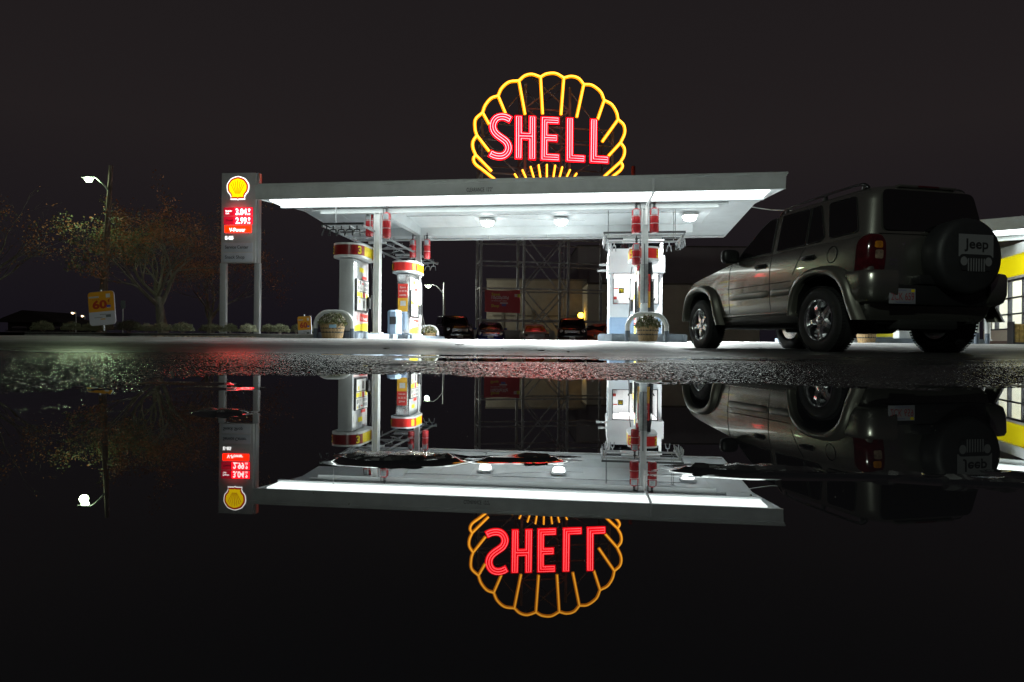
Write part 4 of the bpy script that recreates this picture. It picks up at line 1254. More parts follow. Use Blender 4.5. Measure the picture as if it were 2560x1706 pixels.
def rounded_poly(pts, r, n=4):
    out = []; k = len(pts)
    for i in range(k):
        p0, p1, p2 = Vector(pts[i - 1]), Vector(pts[i]), Vector(pts[(i + 1) % k])
        a = (p0 - p1); b = (p2 - p1); d = min(r, a.length * .45, b.length * .45)
        A = p1 + a.normalized() * d; B = p1 + b.normalized() * d
        for j in range(n + 1):
            t = j / n; out.append(tuple(A * (1 - t) ** 2 + p1 * 2 * t * (1 - t) + B * t * t))
    return out
def surf_poly(m, poly, fn, rings=4, mi=0, edge=None):
    """fan of rings laid on a surface: fn(u, v) -> point"""
    cx = sum(p[0] for p in poly) / len(poly); cy = sum(p[1] for p in poly) / len(poly)
    vs = []; k = len(poly)
    for i in range(rings):
        s_ = 1 - i / rings
        vs += [fn(cx + (p[0] - cx) * s_, cy + (p[1] - cy) * s_) for p in poly]
    vs.append(fn(cx, cy))
    fs = []
    for i in range(rings - 1):
        for j in range(k): fs.append((i * k + j, i * k + (j + 1) % k, (i + 1) * k + (j + 1) % k, (i + 1) * k + j))
    for j in range(k): fs.append(((rings - 1) * k + j, (rings - 1) * k + (j + 1) % k, len(vs) - 1))
    m.add(vs, fs, mi)

PAINT = mat('olive_silver_paint', (.29, .285, .255), .27, .85, coat=1.0, noise=.06, nscale=2)
PAINTM = mat('olive_silver_paint_flare', (.19, .187, .16), .34, .7, coat=.4)
TAIL = mat('tail_lamp', (.055, .002, .004), .12, 0, coat=1.0, noise=.6, nscale=16)
TAILC = mat('tail_lamp_clear', (.35, .25, .18), .1, .3, coat=1.0, noise=.6, nscale=18)

def wheel(t, x, y, z, sg, r=.367, wd=.235, rr=.232, spokes=5, name='wheel', fancy=True, chrome=CHROME):
    wh = bpy.data.objects.new(name, None); COL.objects.link(wh); wh.parent = t
    wh.location = (x, y, z); wh.rotation_euler = (0, 0.35, 0 if sg > 0 else PI)
    h = wd / 2
    m = MB()
    m.lathe([(rr * .98, -h + .01), (rr + .02, -h), (r * .86, -h - .004), (r * .965, -h + .02), (r, -h + .045), (r, h - .045), (r * .965, h - .02), (r * .86, h + .004), (rr + .02, h), (rr * .98, h - .01)], n=64, axis='Y', cap=False)
    if fancy:
        for i in range(64):
            a = 2 * PI * i / 64
            for s_ in (-1, 1):
                c_ = Vector((math.cos(a) * (r - .001), s_ * (h - .04), math.sin(a) * (r - .001)))
                tdir = Vector((-math.sin(a), 0, math.cos(a)))
                nrm = Vector((math.cos(a), 0, math.sin(a)))
                b_ = [c_ + tdir * (.011 * u) + Vector((0, .026 * v, 0)) + nrm * wv for wv in (0, .007) for u, v in ((-1, -1), (1, -1), (1, 1), (-1, 1))]
                m.add(b_, [(4, 5, 6, 7), (0, 1, 5, 4), (1, 2, 6, 5), (2, 3, 7, 6), (3, 0, 4, 7)])
    m.build('tyre', RUBBER, wh)
    m = MB()
    m.lathe([(rr * .98, h - .012), (rr * 1.0, h - .002), (rr * .965, h + .002), (rr * .93, h - .012), (rr * .90, h - .05), (rr * .86, -h + .02), (.02, -h + .03)], n=48, axis='Y', cap=False, mi=0)
    m.lathe([(rr * .62, -.03), (rr * .62, -.02), (.02, -.02)], n=32, axis='Y', cap=False, mi=1)
    yo = h - .035
    m.lathe([(.085, yo - .06), (.075, yo), (.045, yo + .006), (.04, yo + .018), (.012, yo + .022)], n=20, axis='Y', cap=True)
    for i in range(spokes):
        a = 2 * PI * i / spokes + .2
        d = Vector((math.cos(a), 0, math.sin(a))); q = Vector((-math.sin(a), 0, math.cos(a))); Y = Vector((0, 1, 0))
        vs = []
        for rad, wa, dy in ((.05, .056, .0), (.11, .038, .004), (.17, .034, -.002), (rr * .94, .052, -.018)):
            for s_ in (-1, 1): vs.append(d * rad + q * (s_ * wa * .62) + Y * (yo + dy + .006))
            for s_ in (1, -1): vs.append(d * rad + q * (s_ * wa) + Y * (yo + dy - .026))
        fs = []
        for k in range(3):
            for j in range(4): fs.append((k * 4 + j, k * 4 + (j + 1) % 4, (k + 1) * 4 + (j + 1) % 4, (k + 1) * 4 + j))
        m.add(vs, fs)
        if fancy: m.lathe([(.012, yo), (.012, yo + .014), (.006, yo + .018)], c=tuple(d * 0 + Vector((math.cos(a + .63) * .058, 0, math.sin(a + .63) * .058))), n=8, axis='Y')
    m.build('rim', [chrome, mat('brake_disc', (.10, .10, .11), .4, .8)], wh, smooth=30)
    return wh

def suv():
    ang = math.atan2(.978, -.2077)
    t = thing('parked_suv', 'olive silver off-road car seen from behind with black spare wheel cover, parked at the right', 'car', (4.24, 7.27, .012), ang)
    t.rotation_euler = (0, -.005, ang)
    low = Loft([(.34, -.56, 3.26, .76, .10, .25), (.40, -.59, 3.30, .82, .12, .3), (.47, -.61, 3.33, .842, .12, .3), (.62, -.63, 3.38, .858, .12, .32), (.82, -.645, 3.40, .866, .12, .34), (.95, -.65, 3.37, .863, .12, .36),
                (1.0, -.65, 3.30, .859, .12, .40), (1.04, -.65, 3.12, .855, .12, .42), (1.08, -.648, 2.88, .85, .12, .45), (1.12, -.645, 2.62, .842, .12, .45), (1.16, -.64, 2.36, .832, .12, .42), (1.19, -.635, 2.14, .82, .12, .38), (1.207, -.63, 2.02, .806, .12, .3), (1.213, -.62, 1.98, .79, .12, .25)], bow_r=.03)
    top = Loft([(1.20, -.622, 2.04, .802, .16, .22), (1.66, -.54, 1.24, .70, .16, .22), (1.70, -.53, 1.14, .672, .18, .22), (1.735, -.505, 1.03, .635, .2, .24), (1.76, -.46, .93, .575, .22, .25), (1.778, -.36, .80, .50, .22, .25), (1.788, -.15, .60, .40, .2, .2)], bow_r=.03, bow_f=.08)
    m = MB()
    low.mesh(m, [.34, .37, .40, .44, .47, .55, .62, .72, .82, .9, .95, .975, 1.0, 1.02, 1.04, 1.06, 1.08, 1.1, 1.12, 1.14, 1.16, 1.175, 1.19, 1.2, 1.207, 1.213])
    # wheel openings
    path = [(.42, .1), (.42, .48), (.37, .66), (.25, .79), (.08, .842), (-.10, .842), (-.26, .79), (-.38, .67), (-.45, .50), (-.52, .30), (-.52, .1)]
    body = m.build('body', [PAINT, BLACKP], t, smooth=35)
    cut = MB()
    for ax in (0.0, 2.65):
        for sg in (-1, 1):
            y0, y1 = sorted((sg * .48, sg * 1.05))
            cut.prism([(ax + p[0], p[1]) for p in path], (0, 0, 0), (1, 0, 0), (0, 0, 1), (0, 1, 0), y0, y1, 1)
    co = cut.build('cutter', [PAINT, BLACKP], None, smooth=0)
    md = body.modifiers.new('cut', 'BOOLEAN'); md.operation = 'DIFFERENCE'; md.object = co; md.solver = 'EXACT'
    body.parent = None
    dg = bpy.context.evaluated_depsgraph_get()
    me = bpy.data.meshes.new_from_object(body.evaluated_get(dg))
    body.modifiers.clear(); body.data = me; body.parent = t
    bpy.data.objects.remove(co)
    me.set_sharp_from_angle(angle=R(35))
    m = MB(); top.mesh(m, [1.20, 1.3, 1.4, 1.5, 1.6, 1.66, 1.68, 1.70, 1.72, 1.735, 1.75, 1.76, 1.77, 1.778, 1.788]); m.build('cabin', PAINT, t, smooth=40)
    # windows
    GR_ = mat('car_glass', (.010, .009, .011), .02, ior=1.55, coat=.3)
    fr = [(.97, 1.225), (1.74, 1.222), (1.60, 1.36), (1.27, 1.60), (1.12, 1.665), (.985, 1.672)]
    rd = [(.34, 1.235), (.87, 1.228), (.875, 1.672), (.36, 1.672)]
    rv = [(.04, 1.29), (.10, 1.24), (.31, 1.236), (.33, 1.672), (.19, 1.668)]
    qw = [(-.47, 1.262), (-.05, 1.252), (.06, 1.665), (-.34, 1.662)]
    for sg in (1, -1):
        fn = lambda x, z, o=.005: (x, top.side(x, z, sg) + sg * o, z)
        for poly, rr_ in ((fr, .03), (rd, .02), (rv, .02), (qw, .05)):
            m = MB(); surf_poly(m, rounded_poly(poly, rr_), fn); w_ = m.build('side_window', GR_, t, smooth=0)
            rim_ = rounded_poly(poly, rr_)
            m = MB(); m.tube([fn(x, z, .006) for x, z in rim_], .006, 5, closed=True); m.build('seal', BLACKP, w_)
    m = MB()
    fb = lambda y, z, o=.018: (top.rear(y, z) - o, y, z)
    surf_poly(m, rounded_poly([(-.62, 1.262), (.62, 1.262), (.56, 1.70), (-.56, 1.70)], .07), fb, rings=5); m.build('rear_window', GR_, t, smooth=40)
    m = MB()
    ff = lambda y, z: (top.front(y, z) - .0 + .008, y, z)
    surf_poly(m, rounded_poly([(-.72, 1.23), (.72, 1.23), (.60, 1.68), (-.60, 1.68)], .05), ff, rings=5); m.build('windscreen', GR_, t, smooth=40)
    # wiper, handle lens in the rear window, lock
    m = MB(); m.tube([(-.665, .10, 1.27), (-.66, -.30, 1.31)], .008, 5); m.build('wiper', BLACKP, t)
    m = MB(); m.rbox(-.668, -.655, .35, .47, 1.085, 1.10, .004); m.build('tailgate_badge', CHROME, t)
    # panel gaps
    m = MB()
    GAP = mat('panel_gap', (.004, .004, .004), .7)
    for sg in (1, -1):
        fs_ = lambda x, z, o=.0008: (x, low.side(x, z, sg) + sg * o, z)
        for pts in ([(1.86, z) for z in np.linspace(.46, 1.18, 12)], [(.92, z) for z in np.linspace(.46, 1.20, 12)], [(.50 - .55 * max(0, z - .86), z) for z in np.linspace(.90, 1.2, 8)], [(x, .83) for x in np.linspace(.5, 1.9, 14)]):
            m = MB(); m.tube([fs_(x, z) for x, z in pts], .0045, 4); m.build('panel_gap', GAP, t)
    fr_ = lambda y, z, o=.0005: (low.rear(y, z) - o, y, z)
    for y in (.66, -.66):
        m = MB(); m.tube([fr_(y, z) for z in np.linspace(.86, 1.2, 8)], .004, 4); m.build('panel_gap', GAP, t)
    m = MB(); m.tube([fr_(y, 1.225) for y in np.linspace(-.66, .66, 10)], .004, 4)
    m.build('panel_gap', GAP, t)
    for sg in (1, -1):
        fs_ = lambda x, z, o: (x, low.side(x, z, sg) + sg * o, z)
        # side mouldings
        for xa, xb in ((.94, 1.84), (.47, .90)):
            m = MB(); vs = []
            for i in range(13):
                x = xa + (xb - xa) * i / 12
                e = 0 if 0 < i < 12 else .012
                for z, o in ((.665 + e, .0), (.675 + e, .014 - e), (.735 - e, .016 - e), (.755 - e, .0)): vs.append(fs_(x, z, o))
            m.add(vs, [(i * 4 + j, (i + 1) * 4 + j, (i + 1) * 4 + j + 1, i * 4 + j + 1) for i in range(12) for j in range(3)]); m.build('side_moulding', PAINTM, t, smooth=60)
        # sill with its bright edge
        m = MB(); m.tube([fs_(x, .455, .002) for x in np.linspace(.42, 2.12, 12)], .016, 8); m.build('sill', PAINT, t)
        for hx in (1.02, .12):
            m = MB(); y = low.side(hx, 1.06, sg)
            p = [(hx - .0, y + sg * .012, 1.065), (hx + .04, y + sg * .035, 1.068), (hx + .15, y + sg * .038, 1.066), (hx + .20, y + sg * .012, 1.062)]
            m.tube(p, [.018, .019, .019, .016], 8); m.rbox(*((hx - .01, hx + .21) + tuple(sorted((y, y + sg * .006))) + (1.03, 1.095)), .003); m.build('door_handle', BLACKP, t)
        # wheel arch flares
        for ax in (0.0, 2.65):
            ip = [(.42, .42), (.42, .50), (.37, .66), (.25, .79), (.08, .842), (-.10, .842), (-.26, .79), (-.38, .67), (-.45, .50), (-.50, .40), (-.53, .34)]
            op = [(.505, .42), (.50, .54), (.445, .74), (.30, .89), (.10, .945), (-.12, .945), (-.32, .90), (-.46, .77), (-.55, .56), (-.63, .41), (-.67, .34)]
            I = [v for v in spline([(a, b, 0) for a, b in ip], 4)]; O = [v for v in spline([(a, b, 0) for a, b in op], 4)]
            vs = []; n = len(I)
            for a, b in zip(I, O):
                for f, yy in ((0, .80), (0, .905), (.12, .925), (.45, .935), (.8, .915), (1.0, .845)):
                    x = a.x + (b.x - a.x) * f; z = a.y + (b.y - a.y) * f
                    k_ = low.k(ax + x)
                    vs.append((ax + x, sg * yy * (1 if k_ > .99 else .992), z))
            m = MB(); m.add(vs, [(i * 6 + j, (i + 1) * 6 + j, (i + 1) * 6 + j + 1, i * 6 + j + 1) for i in range(n - 1) for j in range(5)] + [tuple(range(6)), tuple((n - 1) * 6 + j for j in range(6))])
            m.build('wheel_flare', PAINTM, t, smooth=55)
            wheel(t, ax, sg * .762, .357, sg)
        # mirror
        m = MB(); my = .93 * sg
        bm = bmesh.new(); bmesh.ops.create_uvsphere(bm, u_segments=20, v_segments=12, radius=1)
        for v in bm.verts:
            c_ = v.co
            q = lambda a: math.copysign(abs(a) ** .62, a)
            v.co = Vector((1.72 + q(c_.x) * .07, my + q(c_.y) * .125, 1.265 + q(c_.z) * .098))
        m.frombm(bm); m.rbox(1.70, 1.76, *sorted((sg * .79, sg * .90)), 1.19, 1.24, .015); mo = m.build('mirror', BLACKP, t)
        # roof rail
        m = MB(); y = .60 * sg
        m.tube(spline([(1.08, y, 1.715), (1.0, y, 1.765), (.8, y, 1.79), (.2, y, 1.805), (-.28, y, 1.80), (-.38, y, 1.775), (-.42, y, 1.74)], 6), .014, 8)
        for x in (.95, .25, -.36): m.rbox(x - .035, x + .035, y - .012, y + .012, 1.73, 1.79, .01)
        m.build('roof_rail', BLACKP, t)
        # tail lamps wrapping the corner
        def corner(s_, z, off):
            xr, xf, w_, rr, rf = low.at(min(z, 1.205)); L = PI / 2 * rr
            if s_ < 0: return (xr + rr - s_, (w_ + off) * low.k(xr), z)
            if s_ < L:
                a = s_ / rr; return (xr + rr - (rr + off) * math.sin(a), (w_ - rr + (rr + off) * math.cos(a)) * low.k(xr), z)
            return (xr - off - .003 * min(1, (s_ - L) / .1), (w_ - rr - (s_ - L)) * low.k(xr), z)
        tp = rounded_poly([(-.015, .80), (.27, .80), (.285, 1.0), (.27, 1.14), (.20, 1.21), (.06, 1.215), (-.01, 1.13)], .05)
        m = MB(); surf_poly(m, tp, lambda a, b: (lambda p: (p[0], sg * p[1], p[2]))(corner(a, b, .022)), rings=5)
        k = len(tp)
        o_ = len(m.v); vs = [(lambda p: (p[0], sg * p[1], p[2]))(corner(a, b, .0)) for a, b in tp]
        m.add(vs, []); m.f += [(i, (i + 1) % k, o_ + (i + 1) % k, o_ + i) for i in range(k)]; m.mi += [0] * k
        tl = m.build('tail_lamp', TAIL, t, smooth=45)
        m = MB(); surf_poly(m, rounded_poly([(.16, .96), (.25, .96), (.25, 1.05), (.16, 1.05)], .02), lambda a, b: (lambda p: (p[0], sg * p[1], p[2]))(corner(a, b, .025)), rings=2)
        m.build('reverse_lamp', TAILC, tl)
        m = MB(); surf_poly(m, rounded_poly([(.15, 1.07), (.24, 1.07), (.23, 1.14), (.15, 1.14)], .02), lambda a, b: (lambda p: (p[0], sg * p[1], p[2]))(corner(a, b, .025)), rings=2)
        m.build('amber_lens', mat('amber_lens', (.45, .16, .01), .1, coat=1.0, noise=.5, nscale=30), tl)
        m = MB(); m.tube([(lambda p: (p[0], sg * p[1], p[2]))(corner(a, b, .008)) for a, b in tp], .010, 6, closed=True); m.build('lamp_bezel', PAINTM, tl)
    # fuel cap
    m = MB(); c_ = (-.16, 1.06)
    m.tube([(c_[0] + .075 * math.cos(a), low.side(c_[0], c_[1] + .075 * math.sin(a)) + .001, c_[1] + .09 * math.sin(a)) for a in np.linspace(0, 2 * PI, 25)[:-1]], .0045, 5, closed=True)
    m.build('fuel_flap', GAP, t)
    # headlamps and grille at the front
    for sg in (1, -1):
        m = MB(); m.lathe([(.10, 0), (.09, .03), (.05, .045)], c=(3.33, sg * .58, .88), n=20, axis='X'); m.build('headlamp', CHROME, t)
    m = MB()
    for i in range(7): m.rbox(3.36, 3.42, -.24 + i * .075, -.20 + i * .075, .72, .96, .01)
    m.build('grille', BLACKP, t)
    m = MB(); m.rbox(3.20, 3.42, -.74, .74, .42, .66, .06, seg=3); m.build('front_bumper', PAINTM, t)
    # rear bumper: painted corners, black middle
    bt = Loft([(.50, -.70, .3, .80, .14, .1), (.54, -.745, .3, .865, .16, .1), (.62, -.765, .3, .885, .16, .1), (.80, -.77, .3, .885, .16, .1), (.835, -.755, .3, .875, .16, .1), (.845, -.72, .3, .86, .14, .1)], taper=0, bow_r=.02)
    for sg in (1, -1):
        m = MB()
        zs = [.50, .54, .58, .62, .7, .8, .82, .835, .845]; vs = []; n = 0
        for z in zs:
            xr, xf, w_, rr, rf = bt.at(z)
            row = [(-.42, w_)] + [(xr + rr + (-.42 - xr - rr) * (1 - i / 3), w_) for i in range(1, 4)] + [(xr + rr + rr * math.cos(R(90 + 90 * i / 8)), w_ - rr + rr * math.sin(R(90 + 90 * i / 8))) for i in range(1, 9)] + [(xr - .01, .60), (xr - .012, .56), (-.66, .56)]
            n = len(row); vs += [(x, sg * y, z) for x, y in row]
        fs = [(i * n + j, i * n + j + 1, (i + 1) * n + j + 1, (i + 1) * n + j) for i in range(len(zs) - 1) for j in range(n - 1)] + [tuple(range(n)), tuple((len(zs) - 1) * n + j for j in range(n))]
        m.add(vs, fs); m.build('bumper_end', PAINT, t, smooth=50)
    m = MB(); m.rbox(-.755, -.58, -.555, .555, .49, .70, .03); m.rbox(-.77, -.60, -.555, .30, .70, .80, .02); m.build('rear_bumper', BLACKP, t)
    # number plate with its bracket
    pl = bpy.data.objects.new('number_plate', None)
    m = MB(); m.rbox(-.768, -.757, .345, .655, .50, .655, .004); pl = m.build('number_plate', mat('plate_white', (.26, .26, .29), .4, noise=.1, nscale=12), t)
    m = MB(); m.text('2CK 659', (-.7685, .50, .538), (0, -1, 0), (0, 0, 1), .075, wfit=.27, bold=.0, depth=.001); m.build('plate_text', mat('plate_red', (.28, .03, .04), .5), pl, smooth=0)
    m = MB(); m.text('The Spirit of America', (-.7685, .50, .510), (0, -1, 0), (0, 0, 1), .014, wfit=.17, depth=.001); m.text('Massachusetts', (-.7685, .52, .632), (0, -1, 0), (0, 0, 1), .014, wfit=.12, depth=.001); m.build('plate_text', mat('plate_blue', (.05, .06, .3), .5), pl, smooth=0)
    m = MB(); m.box(-.7695, -.7685, .36, .40, .62, .648); m.build('plate_sticker', YEL, pl, smooth=0)
    m = MB(); m.text('Jeep', (-.668, .52, .945), (0, -1, 0), (0, 0, 1), .028, wfit=.10, bold=.02, depth=.002); m.text('LIBERTY', (-.668, .52, .90), (0, -1, 0), (0, 0, 1), .02, wfit=.11, depth=.002); m.build('badge', CHROME, t, smooth=0)
    m = MB(); m.lathe([(.016, 0), (.012, -.012)], c=(-.662, .40, 1.12), n=10, axis='X'); m.build('lock', CHROME, t)
    # spare wheel in its cover
    sy, sz = -.165, .985
    m = MB(); m.lathe([(.36, -.665), (.385, -.70), (.39, -.86), (.375, -.905), (.33, -.925), (.02, -.93)], c=(0, sy, sz), n=56, axis='X')
    sp = m.build('spare_wheel_cover', mat('vinyl_black', (.020, .020, .022), .55, noise=.2, nscale=5, bump=.1), t, smooth=50)
    m = MB(); X = -.9335; cy = sy - .035
    lgt = 0; blk = 1
    def quad(y0, y1, z0, z1, mi, d=0): m.add([(X - d, cy - y0, sz + z0), (X - d, cy - y1, sz + z0), (X - d, cy - y1, sz + z1), (X - d, cy - y0, sz + z1)], [(0, 1, 2, 3)], mi)
    quad(-.21, .21, -.01, .215, lgt)
    # front of the grille drawn on the panel: dark arch, lamps and slots
    arch = [(-.205, -.075)] + [(-.205 + .05 * (1 - math.cos(R(a))), -.02 + .05 * math.sin(R(a)) - .03) for a in range(0, 91, 15)] + [(.205 - .05 * (1 - math.cos(R(a))), -.02 + .05 * math.sin(R(a)) - .03) for a in range(90, -1, -15)] + [(.205, -.075), (.17, -.16), (-.17, -.16)]
    m.add([(X - .002, cy - y, sz + z + .015) for y, z in arch], [tuple(range(len(arch)))], blk)
    for s_ in (-1, 1):
        m.add([(X - .004, cy - (s_ * .148 + .042 * math.cos(a)), sz - .055 + .045 * math.sin(a)) for a in np.linspace(0, 2 * PI, 21)[:-1]], [tuple(range(20))], lgt)
    for i in range(7):
        y = -.095 + i * .0317; quad(y - .0075, y + .0075, -.155, -.025, lgt, .004)
    m.text('Jeep', (X - .001, cy, sz + .075), (0, -1, 0), (0, 0, 1), .095, wfit=.29, bold=.02, mi=blk, depth=.003)
    m.build('cover_emblem', [mat('cover_print', (.19, .19, .20), .6), mat('vinyl_black')], sp, smooth=0)
    # third brake light, spoiler lip
    m = MB(); m.rbox(-.56, -.46, -.36, .36, 1.732, 1.762, .014); m.build('spoiler', PAINT, t)
    m = MB(); m.rbox(-.566, -.561, -.13, .13, 1.738, 1.755, .002); m.build('brake_lamp', TAIL, t)
    # underside
    m = MB(); m.rbox(-.55, 3.2, -.62, .62, .30, .42, .04); m.rbox(-.62, -.3, -.35, .40, .24, .36, .05); m.rbox(.35, 1.0, -.50, .1, .22, .33, .05)
    m.tube([(0, -.7, .357), (0, .7, .357)], .05, 10); m.tube([(2.65, -.7, .357), (2.65, .7, .357)], .045, 10)
    bm = bmesh.new(); bmesh.ops.create_uvsphere(bm, u_segments=14, v_segments=10, radius=.13)
    for v in bm.verts: v.co += Vector((0, .0, .345))
    m.frombm(bm); m.tube([(2.2, -.3, .28), (1.2, -.35, .27), (.2, -.45, .30), (-.62, -.52, .34)], .03, 8)
    for sg in (1, -1): m.bar((.1, sg * .45, .33), (1.0, sg * .42, .40), .05, .06)
    m.build('chassis', mat('underbody', (.010, .010, .010), .8), t)
    # cabin: seats and steering wheel seen through nothing but the outline
    return t
suv()

def small_car(label, xc, D, yaw_deg, paint, kind='sedan', front=True, cat='car', lights=True, roofp=None):
    """simple parked car; yaw 0: its front looks along +x"""
    p = px(xc, 850, D)
    zg = float(np.interp(D, GP_Y, GP_Z))
    t = thing('parked_car', label, cat, (p.x, D, zg), R(yaw_deg), 'cars parked behind the pumps')
    H = {'sedan': 1.40, 'suv': 1.74, 'hatch': 1.46}[kind]
    W = {'sedan': .85, 'suv': .90, 'hatch': .84}[kind]
    L = {'sedan': 2.15, 'suv': 2.3, 'hatch': 1.95}[kind]
    B = .88 if kind != 'suv' else 1.08
    low = Loft([(.22, -L + .1, L - .12, W * .93, .2, .3), (.45, -L, L, W, .22, .35), (.65, -L, L, W, .22, .38), (B - .10, -L + .03, L - .2, W * .985, .22, .45), (B, -L + .10, L - .75, W * .95, .25, .5), (B + .02, -L + .2, L - 1.0, W * .9, .25, .4)], mid=0, half=2.1)
    if kind == 'sedan': tb = [(B - .02, -L + .55, .95, W * .92, .2, .25), (H - .10, -1.0, .15, W * .72, .2, .2), (H - .03, -.85, .0, W * .62, .2, .2), (H, -.5, -.25, W * .4, .1, .1)]
    elif kind == 'suv': tb = [(B - .02, -L + .12, 1.0, W * .93, .15, .2), (H - .10, -L + .35, .45, W * .80, .15, .2), (H - .03, -L + .45, .30, W * .70, .2, .2), (H, -L + .9, .0, W * .45, .1, .1)]
    else: tb = [(B - .02, -L + .12, 1.1, W * .93, .2, .25), (H - .12, -L + .55, .35, W * .75, .2, .2), (H - .03, -L + .8, .15, W * .64, .2, .2), (H, -.7, -.2, W * .4, .1, .1)]
    top = Loft(tb, mid=0, half=2.1)
    m = MB(); low.mesh(m, [.22, .33, .45, .55, .65, B - .10, B - .05, B, B + .02]); m.build('body', paint, t, smooth=40)
    m = MB(); top.mesh(m, [B - .02, B + .1, (B + H) / 2, H - .10, H - .06, H - .03, H - .01, H]); m.build('cabin', roofp or paint, t, smooth=40)
    zb, zt = B + .05, H - .13
    m = MB(); surf_poly(m, rounded_poly([(-W * .80, zb), (W * .80, zb), (W * .66, zt), (-W * .66, zt)], .06), lambda y, z: (top.front(y, z) + .012, y, z), rings=4); m.build('windscreen', CGL, t)
    m = MB(); surf_poly(m, rounded_poly([(-W * .80, zb), (W * .80, zb), (W * .62, zt), (-W * .62, zt)], .06), lambda y, z: (top.rear(y, z) - .012, y, z), rings=4); m.build('rear_window', CGL, t)
    xr0, xf0 = top.at(zb)[0], top.at(zb)[1]; xr1, xf1 = top.at(zt)[0], top.at(zt)[1]
    for sg in (1, -1):
        fn = lambda x, z: (x, top.side(x, z, sg) + sg * .008, z)
        mid_ = (xr1 + xf1) / 2
        for poly in ([(mid_ + .05, zb), (xf0 - .25, zb), (xf1 - .08, zt), (mid_ + .05, zt)], [(xr0 + .25, zb), (mid_ - .05, zb), (mid_ - .05, zt), (xr1 + .12, zt)]):
            m = MB(); surf_poly(m, rounded_poly(poly, .05), fn, rings=3); m.build('side_window', CGL, t)
        for wx in (L - .85, -L + .80): wheel(t, wx, sg * (W - .09), .31, sg, r=.31, wd=.19, rr=.19, spokes=5, fancy=False, chrome=GALV)
        m = MB(); m.rbox(xf0 - .42, xf0 - .28, *sorted((sg * W * .95, sg * (W + .14))), B + .02, B + .15, .03); m.build('mirror', paint, t)
        z = B - .22
        m = MB(); m.lathe([(.11, 0), (.10, .03), (.05, .05)], c=(low.front(W * .72, z) - .04, sg * W * .70, z), n=16, axis='X'); hl = m.build('headlamp', CHROME if not lights else mat('car_lens', (.6, .6, .6), .1, .6), t)
        m = MB(); m.rbox(low.rear(W * .7, z) - .02, low.rear(W * .7, z) + .12, *sorted((sg * W * .62, sg * W * .95)), z - .07, z + .09, .03); m.build('tail_lamp', TAIL, t)
    m = MB(); x = low.front(0, B - .3)
    for i in range(4): m.rbox(x - .03, x + .015, -.45, .45, B - .36 + i * .05, B - .335 + i * .05, .006)
    m.build('grille', CHROME if kind != 'hatch' else BLACKP, t)
    for xx, nm in ((low.front(0, .45) + .01, 'number_plate'), (low.rear(0, .70) - .02, 'number_plate')):
        m = MB(); m.rbox(xx - .01, xx + .01, -.16, .16, .56 if xx < 0 else .40, .70 if xx < 0 else .53, .004); m.build(nm, mat('plate_plain', (.6, .6, .6), .5), t)
    return t
CGL = mat('small_car_glass', (.008, .008, .01), .10, ior=1.22)
CAR_BLK = mat('car_black', (.012, .012, .014), .2, .3, coat=1.0)
CAR_BLU = mat('car_blue', (.01, .025, .20), .22, .3, coat=1.0)
CAR_WHT = mat('car_white', (.55, .56, .56), .3, coat=.8)
CAR_ORG = mat('car_rust', (.42, .14, .06), .3, .2, coat=.8)
small_car('black off-road car at the left end of the parked row, behind the far hoop', 1133, 38, -75, CAR_BLK, 'suv')
small_car('small dark blue car facing the camera under the red banner', 1226, 38.5, -88, CAR_BLU, 'sedan')
small_car('white saloon car seen from behind, in front of the scaffold', 1333, 42, 93, CAR_WHT, 'sedan')
small_car('black off-road car with chrome grille beside the sodium lamp', 1430, 39.5, -95, CAR_BLK, 'suv')
small_car('rust coloured small car half hidden by the booth', 1500, 41, -125, CAR_ORG, 'hatch')
for xx, ds in ((48, 'dark car with lit headlamps far left on the road beyond the shrubs'), (146, 'dark car with lit headlamps on the road, right of the first shrub')):
    lt = small_car(ds, xx, 62, -62, CAR_BLK, 'sedan')
    lt['group'] = 'cars on the road'
    for ch in lt.children:
        if ch.name.startswith('headlamp'):
            ch.data.materials.clear(); ch.data.materials.append(em('headlamp_lit', (1, .97, .9), 25))
# ================================================================ back walls and buildings
SIDING = mat('brown_siding', (.30, .26, .21), .8, noise=.15, nscale=2)
def building(name, label, x0, x1, ytop, D, material, yaw=0.0, depth=8, ribs=0, z0=-.15, cat='building', trim=True):
    a = px(x0, ytop, D); b = px(x1, ytop, D)
    W = (b.x - a.x); H = (a.z + b.z) / 2 - z0
    t = thing(name, label, cat, (a.x, D, z0), yaw)
    m = MB(); m.box(0, W, 0, depth, 0, H); m.build('wall', material, t, smooth=0)
    if trim:
        m = MB(); m.box(-.06, W + .06, -.06, depth + .06, H + .002, H + .16); m.build('roof_edge', mat('roof_trim', (.14, .12, .10), .7), t, smooth=0)
    if ribs:
        m = MB(); z = .4
        while z < H - .1: m.box(.01, W - .01, -.03, -.002, z, z + .03); z += .38
        m.build('siding_lines', material, t, smooth=0)
    return t, W, H
t, W, H = building('warehouse', 'long low brown clad shed with the sodium lamp, behind the scaffold', 1217, 1467, 702, 60, SIDING, 0, 10, ribs=1)
m = MB(); 
for k in (.0, .5): m.box(W * (.15 + k * .6), W * (.15 + k * .6) + .25, -.10, -.032, 0, H * .55)
m.box(W * .06, W, -.16, -.104, H * .45, H * .45 + .12)
m.build('wall_batten', mat('roof_trim'), t, smooth=0)
building('warehouse', 'plain beige windowless block behind the booth and the parked car', 1469, 1900, 713, 56, mat('beige_block', (.60, .55, .46), .85, noise=.15, nscale=.6), 0, 12)
building('tall_block', 'tall dark windowless block rising behind the beige one', 1445, 1900, 618, 75, mat('dark_block', (.45, .40, .42), .9, noise=.1, nscale=.3), 0, 14)
